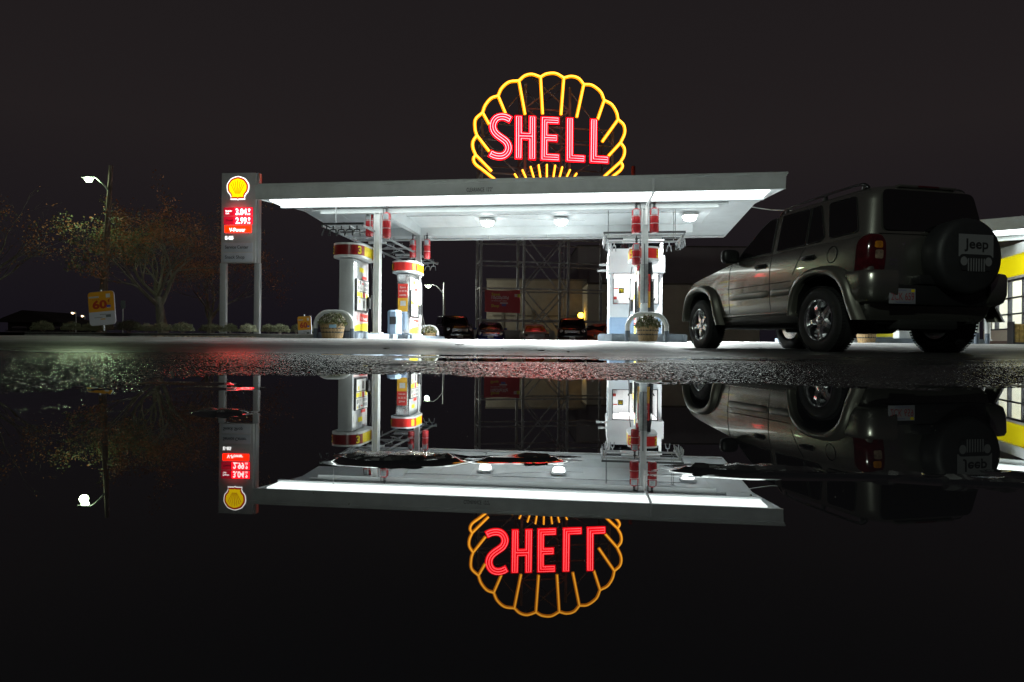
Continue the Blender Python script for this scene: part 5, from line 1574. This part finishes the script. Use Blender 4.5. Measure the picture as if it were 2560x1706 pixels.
building('low_wall', 'low white boundary wall behind the parked cars', 1166, 1386, 826, 47, mat('white_wall', (.42, .42, .43), .8, noise=.2, nscale=1.5), 0, .3, cat='wall', trim=False)
building('distant_roof', 'low dark house with a sloping roof far away at the left', 20, 150, 800, 70, mat('dark_house', (.05, .04, .04), .9), 0, 8)
_a = px(0, 795, 69); _b = px(172, 795, 69)
t = thing('distant_gable', 'dark wide gable roof on the skyline left of the first savings sign', 'roof', (_a.x, 68, px(80, 806, 68).z), 0)
Wd = _b.x - _a.x
m = MB(); m.prism([(.0, 0), (Wd, 0), (Wd * .80, .45), (Wd * .58, 1.2), (Wd * .42, 1.28), (Wd * .15, .5)], (0, 0, 0), (1, 0, 0), (0, 0, 1), (0, 1, 0), 0, 6); m.build('roof', mat('dark_house'), t, smooth=0)

# sodium lamp on the shed
def lamp_fix(name, label, p, col, power, lens, size=.12, wall=False):
    t = thing(name, label, 'lamp', p, 0)
    m = MB(); m.rbox(-size * 1.4, size * 1.4, .02, size * 1.6, -size, size * 1.1, .02); m.build('housing', DARKM, t)
    m = MB(); m.lathe([(size * .3, -.0), (size, -.03), (size * .9, -size), (size * .3, -size * 1.3)], n=14, axis='Y'); m.build('lens', lens, t)
    lamp('glow', 'POINT', (0, -size * 2.5, 0), power, col, t, size * 1.2)
    return t
lamp_fix('wall_lamp', 'orange sodium lamp glaring on the brown shed wall', px(1452, 789, 58.6), (1, .50, .04), 14, L_SOD, .27)

# ================================================================ street lamps
def street_lamp(label, hx, hy, pxx, py_top, py_base, D, lens, power, col, rtop, rbase, wood=True, lean=0, group=None, px_base=None):
    head = px(hx, hy, D); top = px(pxx, py_top, D); base = px(px_base or pxx, py_base, D)
    zg = float(np.interp(D, GP_Y, GP_Z)); d = (top - base); base = base - d * ((base.z - zg) / d.z)
    t = thing('street_lamp', label, 'street lamp', base, 0, group)
    top = top - base; head = head - base
    m = MB(); n = 8; m.tube([top * (i / n) for i in range(n + 1)], [rbase + (rtop - rbase) * i / n for i in range(n + 1)], 12); m.build('pole', POLEW if wood else GALV, t)
    zz_ = head.z
    j = top * ((head.z - .55 * abs(head.x - top.x) * 1.0) / top.z)
    m = MB(); s_ = 1 if head.x < top.x else -1
    ax = abs(j.x - head.x)
    m.tube(spline([(j.x, j.y - .05, j.z), (j.x - s_ * ax * .30, j.y - .1, j.z + ax * .38), (j.x - s_ * ax * .62, j.y - .1, head.z + .06 * ax), (head.x + s_ * .15, head.y, head.z + .08)], 6), max(.03, rtop * .3), 8); m.build('arm', GALV, t)
    sz = .16 if power > 100 else .12
    m = MB(); m.rbox(head.x - sz * 2.2, head.x + sz * 1.8, head.y - sz, head.y + sz, head.z + .02, head.z + sz, .04); h_ = m.build('lamp_head', GALV, t)
    m = MB(); bm = bmesh.new(); bmesh.ops.create_uvsphere(bm, u_segments=14, v_segments=8, radius=1)
    for v in bm.verts: v.co = Vector((head.x + v.co.x * sz * 1.2, head.y + v.co.y * sz * .8, head.z + v.co.z * sz * .95 - .02))
    m.frombm(bm); m.build('lens', lens, h_)
    if power: lamp('glow', 'POINT', (head.x - .05, head.y, head.z - .2), power, col, t, .15)
    return t
street_lamp('leaning wooden pole with a bright greenish white lamp on a curved arm, left', 221, 447, 277, 414, 725, 24, L_LAMP, 100, (.72, 1, .55), .065, .16, px_base=259)
street_lamp('far greenish street lamp between the left pumps and the scaffold', 1071, 715, 1110, 706, 850, 55, em('far_lamp_green', (.75, 1, .6), 40), 1000, (.95, 1, .85), .06, .12, wood=False)
far = [(182, 782, 190, 800, 60), (206, 790, 212, 812, 75), (49, 806, 56, 822, 80), (139, 805, 146, 822, 90)]
names = ['highest of the four small warm lamps far off at the left', 'small warm far lamp nearest the first savings sign', 'small warm far lamp nearest the left edge of the scene', 'small warm far lamp between two shrubs at the left']
for (hx, hy, bx, by, D), nme in zip(far, names):
    street_lamp(nme, hx, hy, bx, hy - 1, 850, D, L_WARM, 0, (1, .7, .4), .04, .08, wood=False, group='far warm street lamps')

bl = street_lamp('tall street lamp behind the camera whose reflection glints in the rear window of the parked car', 0, 0, 0, 0, 0, 10, L_LAMP, 0, (1, 1, 1), .08, .16) if False else None
def rear_lamp():
    t = thing('street_lamp', 'tall steel street lamp standing on the near side of the forecourt behind the puddle', 'street lamp', (-6.5, -9.0, -.1), 0)
    m = MB(); m.tube([(0, 0, 0), (0, 0, 8.4)], [.10, .06], 12); m.build('pole', GALV, t)
    m = MB(); m.tube(spline([(0, 0, 7.9), (.3, .3, 8.5), (.9, .9, 8.8), (1.5, 1.5, 8.8)], 5), .03, 8); m.build('arm', GALV, t)
    m = MB(); m.rbox(1.3, 1.9, 1.3, 1.75, 8.74, 8.9, .04); m.build('lamp_head', GALV, t)
    m = MB(); m.rbox(1.38, 1.82, 1.36, 1.70, 8.66, 8.735, .03); m.build('lens', L_LAMP, t)
    lamp('glow', 'POINT', (1.6, 1.55, 8.45), 1900, (.86, 1, .86), t, .15)
rear_lamp()

# ================================================================ trees
def make_tree(name, label, base, H, spread, seed, trunk_r, leaves, leafmats, lean=(0, 0), fork=.28, depth=6, leafsize=.07, group='roadside trees'):
    rnd = random.Random(seed)
    t = thing(name, label, 'tree', base, 0, group)
    tm = MB(); tips = []
    def limb(p, d, L, r, lvl):
        k = 4 if lvl < 3 else 3
        pts = [p]; q = Vector(p); dd = Vector(d)
        rs = [r]
        for i in range(k):
            dd = (dd + Vector((rnd.gauss(0, .10), rnd.gauss(0, .10), rnd.gauss(0, .07) + (.05 if lvl > 2 else .02)))).normalized()
            q = q + dd * (L / k); pts.append(q.copy()); rs.append(r * (1 - .42 * (i + 1) / k))
            if lvl >= 3: tips.append((q.copy(), dd.copy(), lvl))
        tm.tube(pts, rs, 9 if lvl < 1 else (6 if lvl < 3 else 3), caps=False)
        if lvl >= depth: return
        nb = {0: 6, 1: 4, 2: 3, 3: 3, 4: 3}.get(lvl, 2)
        for i in range(nb):
            f = 1.0 if i == 0 else (.45 + .55 * rnd.random() if lvl else .80 + .2 * rnd.random())
            idx = min(k, max(1, int(round(f * k))))
            a = rnd.random() * 2 * PI if lvl else (2 * PI * i / nb + rnd.random() * .5)
            sp = {0: .62, 1: .50, 2: .52}.get(lvl, .58) * (.55 + .7 * rnd.random())
            if i == 0 and lvl: sp *= .4
            ax = dd.orthogonal().normalized()
            ax = Matrix.Rotation(a, 3, dd) @ ax
            nd = (Matrix.Rotation(sp, 3, ax) @ dd)
            nd = Vector((nd.x * spread, nd.y * spread, nd.z)).normalized()
            limb(pts[idx], nd, L * ({0: 1.05, 1: .78, 2: .74}.get(lvl, .70)) * (.8 + .35 * rnd.random()), rs[idx] * .62, lvl + 1)
    limb(Vector((0, 0, 0)), Vector((lean[0], lean[1], 1)).normalized(), H * fork, trunk_r, 0)
    tm.build('trunk', BARK, t, smooth=50)
    cm = MB()
    for i in range(leaves):
        p, d, lvl = tips[rnd.randrange(len(tips))]
        # leaves thin out in places
        if math.sin(p.x * 1.7 + seed) * math.sin(p.z * 2.1) * math.sin(p.y * 1.3 + 1) < -.12 and rnd.random() < .8: continue
        c = p + Vector((rnd.gauss(0, .10), rnd.gauss(0, .10), rnd.gauss(0, .09)))
        a = Vector((rnd.gauss(0, 1), rnd.gauss(0, 1), rnd.gauss(0, 1))).normalized(); b = a.orthogonal().normalized()
        s_ = leafsize * (.6 + .8 * rnd.random())
        red = (p.x > -1.3 and rnd.random() < .85) or rnd.random() < .3
        cm.add([c - a * s_, c + b * s_ * .6, c + a * s_, c - b * s_ * .6], [(0, 1, 2, 3)], 1 if red else 0)
    cm.build('crown', leafmats, t, smooth=0)
    return t
tb = px(410, 822, 25.5); tb.z = .12
make_tree('broad_tree', 'broad half bare autumn tree behind the wooden lamp pole', tb, 5.6, 1.5, 11, .22, 17000, [LEAFG, LEAFR], fork=.30, depth=7, leafsize=.036)
tb = px(-45, 822, 23); tb.z = .12
make_tree('dim_tree', 'dark half bare tree cut by the left edge of the scene', tb, 6.5, 1.3, 5, .2, 4000, [LEAFG, LEAFR], fork=.22, lean=(-.10, 0), leafsize=.036)
tb = px(520, 822, 32); tb.z = .0
make_tree('slender_tree', 'thin reddish tree behind the price totem', tb, 6.2, 1.1, 23, .14, 3500, [LEAFR, LEAFR], fork=.22, depth=6, leafsize=.036)

# ================================================================ kerb, planting strip, shrubs
def kerb():
    t = thing('kerb', 'pale concrete kerb along the planting strip at the left', 'kerb', (0, 0, 0))
    pts = [(60, 18.3), (180, 18.1), (360, 17.9), (560, 17.6), (700, 17.3), (788, 17.0)]
    m = MB(); prev = None
    for (xa, Da), (xb, Db_) in zip(pts[:-1], pts[1:]):
        A = px(xa, 840, Da); B = px(xb, 840, Db_)
        d = (B - A); d.z = 0; n = Vector((-d.y, d.x, 0)).normalized(); u = d.normalized()
        A2 = A + u * .008; B2 = B - u * .008
        vs = []
        for p in (A2, B2):
            for off, z in ((0, .10), (0, .255), (.02, .272), (.16, .275), (.16, .10)):
                q = p + n * off; vs.append((q.x, q.y, z))
        m.add(vs, [(0, 1, 6, 5), (1, 2, 7, 6), (2, 3, 8, 7), (3, 4, 9, 8), (0, 4, 3, 2, 1), (5, 6, 7, 8, 9)])
    m.build('kerb_stones', CONC, t, smooth=0)
kerb()
m = MB()
A = px(20, 840, 18.5); B = px(795, 840, 17.2)
m.add([(A.x - 3, A.y, .262), (B.x, B.y, .262), (B.x + .3, B.y + 9, .22), (A.x - 8, A.y + 9, .22)], [(0, 1, 2, 3)])
tag(m.build('planting_strip', mat('mulch', (.035, .028, .02), .95, noise=.5, nscale=14, bump=.6, bscale=30), smooth=0), 'dark mulch of the planting strip', kind='structure')
def lawn_leaves():
    rnd = random.Random(9); m = MB()
    for i in range(420):
        xp = rnd.uniform(380, 640); D = 17.7 - (xp - 380) / 260 * .35 + rnd.random() ** 2 * -.5
        p = px(xp, 840, D); p.z = float(np.interp(D, GP_Y, GP_Z)) + .012
        a = rnd.random() * 6.3; s_ = .03 + .03 * rnd.random()
        u = Vector((math.cos(a), math.sin(a), rnd.uniform(-.3, .6))) * s_; v = Vector((-math.sin(a), math.cos(a), rnd.uniform(-.2, .5))) * s_ * .6
        m.add([p - u, p + v, p + u, p - v], [(0, 1, 2, 3)])
    tag(m.build('fallen_leaves', mat('dead_leaf', (.30, .24, .15), .8, noise=.4, nscale=9), smooth=0), 'dry leaves fallen along the kerb foot', 'leaves', kind='stuff')
lawn_leaves()
protos = []
shr = [(107, 46, 804), (180, 42, 806), (224, 34, 812), (262, 40, 802), (322, 54, 802), (366, 36, 810), (405, 46, 808), (457, 48, 808), (530, 56, 814), (576, 34, 825), (620, 42, 822), (671, 34, 830), (700, 44, 828), (741, 28, 832), (774, 26, 834)]
order = ['first', 'second', 'third', 'fourth', 'fifth', 'sixth', 'seventh', 'eighth', 'ninth', 'tenth', 'eleventh', 'twelfth', 'thirteenth', 'fourteenth', 'fifteenth']
def make_shrub(seed):
    t = thing('shrub', 'x', 'shrub', (0, 0, 0), 0, 'clipped round shrubs along the kerb')
    rnd = random.Random(seed); m = MB()
    for i in range(9):
        a = rnd.random() * 6.3; m.tube([(0, 0, 0), (.25 * math.cos(a), .25 * math.sin(a), .35)], [.02, .006], 4)
    m.build('stem', BARK, t)
    m = MB()
    for i in range(2400):
        th = rnd.random() * 2 * PI; ph = math.acos(1 - 1.25 * rnd.random())
        rr = (.55 + .5 * rnd.random() ** .5) * (1 + .10 * math.sin(5 * th + seed) + .07 * math.sin(9 * ph))
        c = Vector((.5 * rr * math.sin(ph) * math.cos(th), .5 * rr * math.sin(ph) * math.sin(th), .30 + .45 * rr * math.cos(ph)))
        if c.z < .02: continue
        d = Vector((rnd.gauss(0, 1), rnd.gauss(0, 1), rnd.gauss(0, 1))).normalized(); e = d.orthogonal().normalized()
        s_ = .022 + .018 * rnd.random()
        m.add([c - d * s_, c + e * s_ * .5, c + d * s_, c - e * s_ * .5], [(0, 1, 2, 3)])
    m.build('leaves', SHRUBG, t, smooth=0)
    return t
for i, (xc, wpx, yt) in enumerate(shr):
    D = 18.7 - (xc - 100) / 680 * 1.1
    p = px(xc, 840, D); k = wpx * D / F; zt = px(xc, yt, D).z
    zb = .255; p.z = zb
    hz = max(.28, zt - zb)
    lab = order[i] + ' round clipped shrub from the left along the kerb'
    if i < 3:
        t = make_shrub(i + 1); protos.append(t); t.location = p; t.scale = (k, k, hz / .75); t['label'] = lab
    else:
        dup(protos[i % 3], p, rotz=i * 1.3, label=lab, scale=(k, k, hz / .75))

# ================================================================ savings signs at the kerb
def board_sign(label, corners, D, scale_t, tilt):
    """corners: left, right px at mid height; top, bottom px"""
    xl, xr_, yt, yb = corners
    c = px((xl + xr_) / 2, (yt + yb) / 2, D)
    W = (xr_ - xl) * D / F; H = (yb - yt) * D / F
    t = thing('savings_sign', label, 'sign', (c.x, c.y, c.z), 0, 'savings signs on the planting strip')
    t.rotation_euler = (0, tilt, R(-6))
    pl = rrect(-W / 2, W / 2, -H / 2, H / 2, W * .12)
    m = MB(); m.prism(pl, (0, 0, 0), (1, 0, 0), (0, 0, 1), (0, 1, 0), 0, .03); m.build('board', mat('sign_board_white', (.62, .63, .70), .5), t, smooth=0)
    cut = -.10 * H
    up = [(x, z) for x, z in pl if z > cut] 
    i0 = [(W / 2, cut)] ; 
    pu = [(-W / 2, cut), (W / 2, cut)] + [p for p in pl if p[1] > cut]
    pu = [(-W / 2 + .004, cut), (W / 2 - .004, cut)] + [(x * .992, z * .994) for x, z in pl if z > cut + .01]
    m = MB(); m.prism(pu, (0, 0, 0), (1, 0, 0), (0, 0, 1), (0, 1, 0), -.004, -.001); m.build('orange_field', mat('sign_orange', (.80, .36, .02), .5), t, smooth=0)
    m = MB(); ux, uz = (1, 0, 0), (0, 0, 1)
    def q(x0, x1, z0, z1, mi): m.box(x0 * W, x1 * W, -.0075, -.0045, z0 * H, z1 * H, mi)
    m.text('60', (-.06 * W, -.005, .0 * H), ux, uz, .23 * H, wfit=.56 * W, bold=.04, mi=0)
    m.text('\u00a2', (.30 * W, -.005, .18 * H), ux, uz, .09 * H, wfit=.08 * W, bold=.03, mi=0)
    m.text('Save up to', (-.20 * W, -.005, .255 * H), ux, uz, .030 * H, wfit=.30 * W, mi=0)
    m.text('per gallon', (.30 * W, -.005, .10 * H), ux, uz, .025 * H, wfit=.16 * W, mi=0)
    q(-.46, -.08, .32, .365, 1); m.text('Instant fuel savings', (-.27 * W, -.0065, .332 * H), ux, uz, .022 * H, wfit=.33 * W, mi=2, depth=.003)
    q(.20, .36, .30, .42, 1); q(.20, .36, .02, .08, 3); q(.22, .36, -.0, .018, 1)
    m.text('ShawMarket', (.02 * W, -.002, -.20 * H), ux, uz, .035 * H, wfit=.30 * W, mi=2) if False else None
    q(.15, .34, -.28, -.20, 4); q(-.30, .02, -.275, -.262, 4); q(-.08, .16, -.195, -.18, 4); q(-.06, .12, -.34, -.31, 5)
    m.text('', (0, 0, 0), ux, uz, .1) if False else None
    m.build('lettering', [mat('sign_red', (.50, .05, .02), .5), mat('sign_pale', (.7, .66, .62), .5), mat('ink'), mat('sign_blue', (.08, .08, .5), .5), mat('sign_grey', (.16, .18, .18), .5), mat('label_orange')], t, smooth=0)
    m = MB(); m.tube([(-.02, .05, H / 2 + .05), (-.02, .06, -H / 2 - .15)], .022, 8); m.build('post', GALV, t)
    return t
board_sign('large leaning orange and white savings sign in front of the wooden pole', (219, 289, 729, 813), 16.9, 1, -.09)
board_sign('small orange and white savings sign just left of the guard hoop', (744, 779, 791, 848), 17.4, 1, -.06)
# little road sign on a post, dim
p = px(306, 772, 22); t = thing('road_sign', 'small dim grey sign on a thin post right of the first savings sign', 'sign', (p.x, p.y, .15), 0)
m = MB(); m.rbox(-.06, .10, -.01, .01, p.z - .15, p.z + .12, .01); m.build('plate', mat('sign_grey'), t)
m = MB(); m.tube([(0, .03, 0), (0, .03, p.z - .1)], .02, 6); m.build('post', GALV, t)

# ================================================================ right hand side: second island, canopy, snack shop
zs_ = GZ
org2 = px(2500, 571, 20.2)
c2 = canopy('canopy', 'second white canopy at the right edge, mostly behind the parked car', (org2.x - 1.2 * 1, org2.y + 1.1, 0), R(-38), -1.0, 6.5, (1.3, 5.0), text=False, detail=False)
def shop():
    ax = Vector((16.25, 19.6, 0)); dr = Vector((.30, .954, 0)).normalized()
    yaw = math.atan2(dr.y, dr.x)
    t = thing('snack_shop', 'bright snack shop with yellow band and tall gridded windows at the right edge', 'shop', (ax.x, ax.y, .18), yaw)
    # local x runs away along the facade, local y to the left side = outwards (-y is inside)
    X0, X1 = -5.0, 4.5
    m = MB(); m.box(X0, X1, -.20, 0, 0, .12); m.build('base_course', mat('brown_base', (.20, .15, .13), .7), t, smooth=0)
    m = MB(); m.box(X0, X1, -.20, .0, .123, .50); m.box(X0, X1, -6, -.201, 3.2, 3.35); m.box(X0, X0 + .2, -6, -.201, 0, 3.19); m.box(X1 - .2, X1, -6, -.201, 0, 3.19); m.box(X0 + .2, X1 - .2, -6, -5.8, 0, 3.19)
    m.build('wall', mat('cream_wall', (.62, .60, .50), .6, noise=.06), t, smooth=0)
    m = MB(); m.box(X0, X1, -.22, .06, 2.28, 2.96); m.build('yellow_band', mat('shop_yellow', (.80, .66, .01), .4, emis=(.9, .78, .0), es=.55), t, smooth=0)
    m = MB(); m.box(X0, X1, -.25, .16, 2.964, 3.30); m.box(X0, X1, -.22, .05, 2.19, 2.276); m.build('fascia', WHITE, t, smooth=0)
    x = X0
    while x < X1:
        f = MB(); x2 = min(X1, x + 1.05)
        f.box(x, x + .06, -.10, .02, .503, 2.187)
        for z in (.503, 1.0, 1.55, 2.13): f.box(x + .061, x2 - .001, -.09, .01, z, z + .05)
        w_ = f.build('window', DARKM, t, smooth=0)
        g = MB(); g.box(x + .06, x2, -.05, -.045, .52, 2.18); g.build('pane', MATS['clear_glass'], w_, smooth=0)
        x = x2
    m = MB()
    for k in range(5): m.box(X0 + .5, X1 - .5, -1.0 - k * 1.0, -.85 - k * 1.0, 3.05, 3.12)
    m.build('ceiling_tube', L_SHOP, t, smooth=0)
    m = MB(); m.box(X0 + .3, X1 - .3, -5.7, -5.5, .1, 2.0)
    for k in range(6): m.box(X0 + .6, X1 - .6, -3.2, -2.4, .3 + k * .22, .33 + k * .22)
    m.build('shelf', mat('shelf_pale', (.55, .6, .66), .5, noise=.5, nscale=6), t, smooth=0)
    m = MB(); rnd = random.Random(4)
    for k in range(60):
        xx = rnd.uniform(X0 + .8, X1 - .8); zz_ = .33 + rnd.randrange(5) * .22
        m.box(xx, xx + .1, -2.6, -2.42, zz_, zz_ + .14, rnd.randrange(4))
    m.build('goods', [mat('goods_blue', (.1, .2, .5), .5), mat('goods_pale', (.6, .6, .6), .5), RED, YEL], t, smooth=0)
    m = MB(); m.box(X0, X1, -6, -.2, .0, .05); m.build('floor', CONC, t, smooth=0)
    lamp('shop_glow', 'AREA', (0, -2.0, 3.0), 260, (.88, .95, 1), t, 4.0)
shop()
i2 = [(11.4, 18.6), (16.0, 17.6), (16.2, 19.0), (11.6, 20.0)]
t = thing('pump_island', 'low pale island seen under the parked car', 'pump island', (0, 0, 0), 0, 'pump islands')
m = MB(); m.prism([(8.3, 18.6), (13.4, 18.1), (13.4, 19.5), (8.3, 20.2)], (0, 0, 0), (1, 0, 0), (0, 1, 0), (0, 0, 1), -.02, GZ + .13); m.build('kerb_slab', ISLAND, t, smooth=0)
p = px(2215, 840, 18.9)
pump('fuel_pump', 'fuel pump hidden but for its yellow foot under the parked car', (p.x, p.y, GZ + .13), 7, False, False, 'fuel pumps').rotation_euler = (0, 0, R(-95))
D = 18.3; p = px(2162, 850, D)
_a, _b = ab(p.x, p.y)
barrel('half barrel seen under the car, between its rear wheels', 2166, 46, 822, 812, _b, 8)
p = px(2256, 840, 18.6)
t = thing('litter_bin', 'white litter bin seen between the rear wheels of the parked car', 'litter bin', (p.x, p.y, GZ + .13), 0)
m = MB(); m.rbox(-.22, .22, -.2, .2, 0, .8, .04); m.build('bin_body', WHITE, t)
m = MB(); m.rbox(-.24, .24, -.22, .22, .803, .95, .05); m.build('bin_lid', BLUEG, t)
# hoop at the right of the parked car
D = 17.0; p = px(2468, 858, D)
t = thing('guard_hoop', 'steel guard hoop beside the rear right wheel of the parked car', 'bollard', (p.x, p.y, GZ - .03), R(40), 'guard hoops at the island ends')
m = MB(); m.tube([(0, 0, .3), (0, 0, .52)] + [(-.24 + .24 * math.cos(R(a)), 0, .52 + .24 * math.sin(R(a))) for a in range(15, 91, 15)] + [(-.7, 0, .76)] + [(-.7 - .24 * math.sin(R(a)), 0, .52 + .24 * math.cos(R(a))) for a in range(15, 91, 15)] + [(-.94, 0, .3)], .055, 12); m.build('hoop', WHITE, t)
for x in (0, -.94):
    m = MB(); m.tube([(x, 0, 0), (x, 0, .3)], .058, 12); m.build('foot', BLUED, t)
# stacked firewood
p = px(2552, 856, 17.6)
t = thing('firewood_stack', 'stack of wrapped firewood against the snack shop wall', 'firewood', (p.x + .25, p.y, GZ), R(-20))
m = MB(); rnd = random.Random(2)
for j in range(6):
    for i in range(8):
        m.rbox(-.40 + i * .10, -.31 + i * .10, -.2, .2 + rnd.random() * .03, .05 + j * .085, .13 + j * .085, .012)
m.build('logs', mat('split_wood', (.48, .33, .10), .7, noise=.4, nscale=12), t)
m = MB(); m.box(-.45, -.42, -.22, .22, 0, .62); m.box(-.45, .45, -.22, .22, 0, .045); m.build('rack', DARKM, t, smooth=0)
# cable from the canopy end to the right canopy
t = thing('overhead_cable', 'thin pale cable sagging from the canopy end towards the right canopy', 'cable', (0, 0, 0))
A = px(1876, 517, 18.4); B = px(1990, 528, 19.6); C_ = px(2440, 560, 22.0)
m = MB(); m.tube(spline([A, px(1930, 525, 19.0), B, px(2200, 545, 20.8), C_], 6), .014, 6); m.build('cable', mat('cable_pale', (.7, .7, .68), .5), t)

# ================================================================ wet leaves and bits on the asphalt
rnd = random.Random(21)
spots = [(965, 876, .02), (1255, 874, .012), (1352, 882, .022), (1900, 873, .015), (1420, 884, .018), (1780, 905, .014), (820, 900, .008), (1148, 868, .03)]
desc = ['dark upright leaf curl in front of the pumps', 'small dark crumb left of the red reflection', 'curled leaf at the edge of the red reflection', 'bent leaf in front of the parked car', 'flat dark leaf near the thin puddles', 'dark leaf before the front wheel of the car', 'tiny leaf near the left shore of the puddle', 'curled leaf far out on the pale forecourt']
for (x, y, s_), ds in zip(spots, desc):
    yh = 857.6 + ROLL * (x - 1280)
    Dg = 3.0
    for _ in range(60):
        p = px(x, y, Dg); zg = float(np.interp(Dg, GP_Y, GP_Z)) - 0.0
        Dg *= 1 + max(-.3, min(.3, (p.z - zg) * 6))
        Dg = max(1.7, min(12, Dg))
    p = px(x, y, Dg); p.z = float(np.interp(Dg, GP_Y, GP_Z))
    m = MB(); vs = []
    n = 6; k = s_ * (1 + Dg * .12)
    for i in range(n + 1):
        for j in range(3):
            u = i / n - .5; v = (j - 1) * (.32 * math.cos(u * PI))
            vs.append((u * 2 * k, v * k, k * (.35 + .9 * u * u + .5 * abs(v)) + rnd.random() * k * .1))
    m.add(vs, [(i * 3 + j, i * 3 + j + 1, (i + 1) * 3 + j + 1, (i + 1) * 3 + j) for i in range(n) for j in range(2)])
    m.add([(v[0], v[1], v[2] - .002) for v in vs], [(i * 3 + j, i * 3 + j + 1, (i + 1) * 3 + j + 1, (i + 1) * 3 + j) for i in range(n) for j in range(2)])
    o = m.build('fallen_leaf', mat('wet_leaf', (.035, .022, .012), .3), None, loc=p)
    o.rotation_euler = (0, 0, rnd.random() * 6)
    tag(o, ds, 'leaf', 'wet leaves on the asphalt')

def grit():
    rnd = random.Random(12); m = MB()
    for i in range(45):
        Y = .32 + 1.1 * rnd.random(); X = rnd.uniform(-.62, .75) * Y
        s_ = rnd.uniform(.0004, .0011); k = 6
        ring = [(X + s_ * rnd.uniform(.6, 1.2) * math.cos(j * 2 * PI / k), Y + s_ * rnd.uniform(.6, 1.2) * math.sin(j * 2 * PI / k)) for j in range(k)]
        m.add([(x, y, -.0004) for x, y in ring] + [(X, Y, s_ * .7)], [(j, (j + 1) % k, k) for j in range(k)])
    tag(m.build('floating_grit', mat('grit', (.09, .085, .075), .6), smooth=0), 'specks of grit floating on the puddle', 'grit', kind='stuff')
grit()
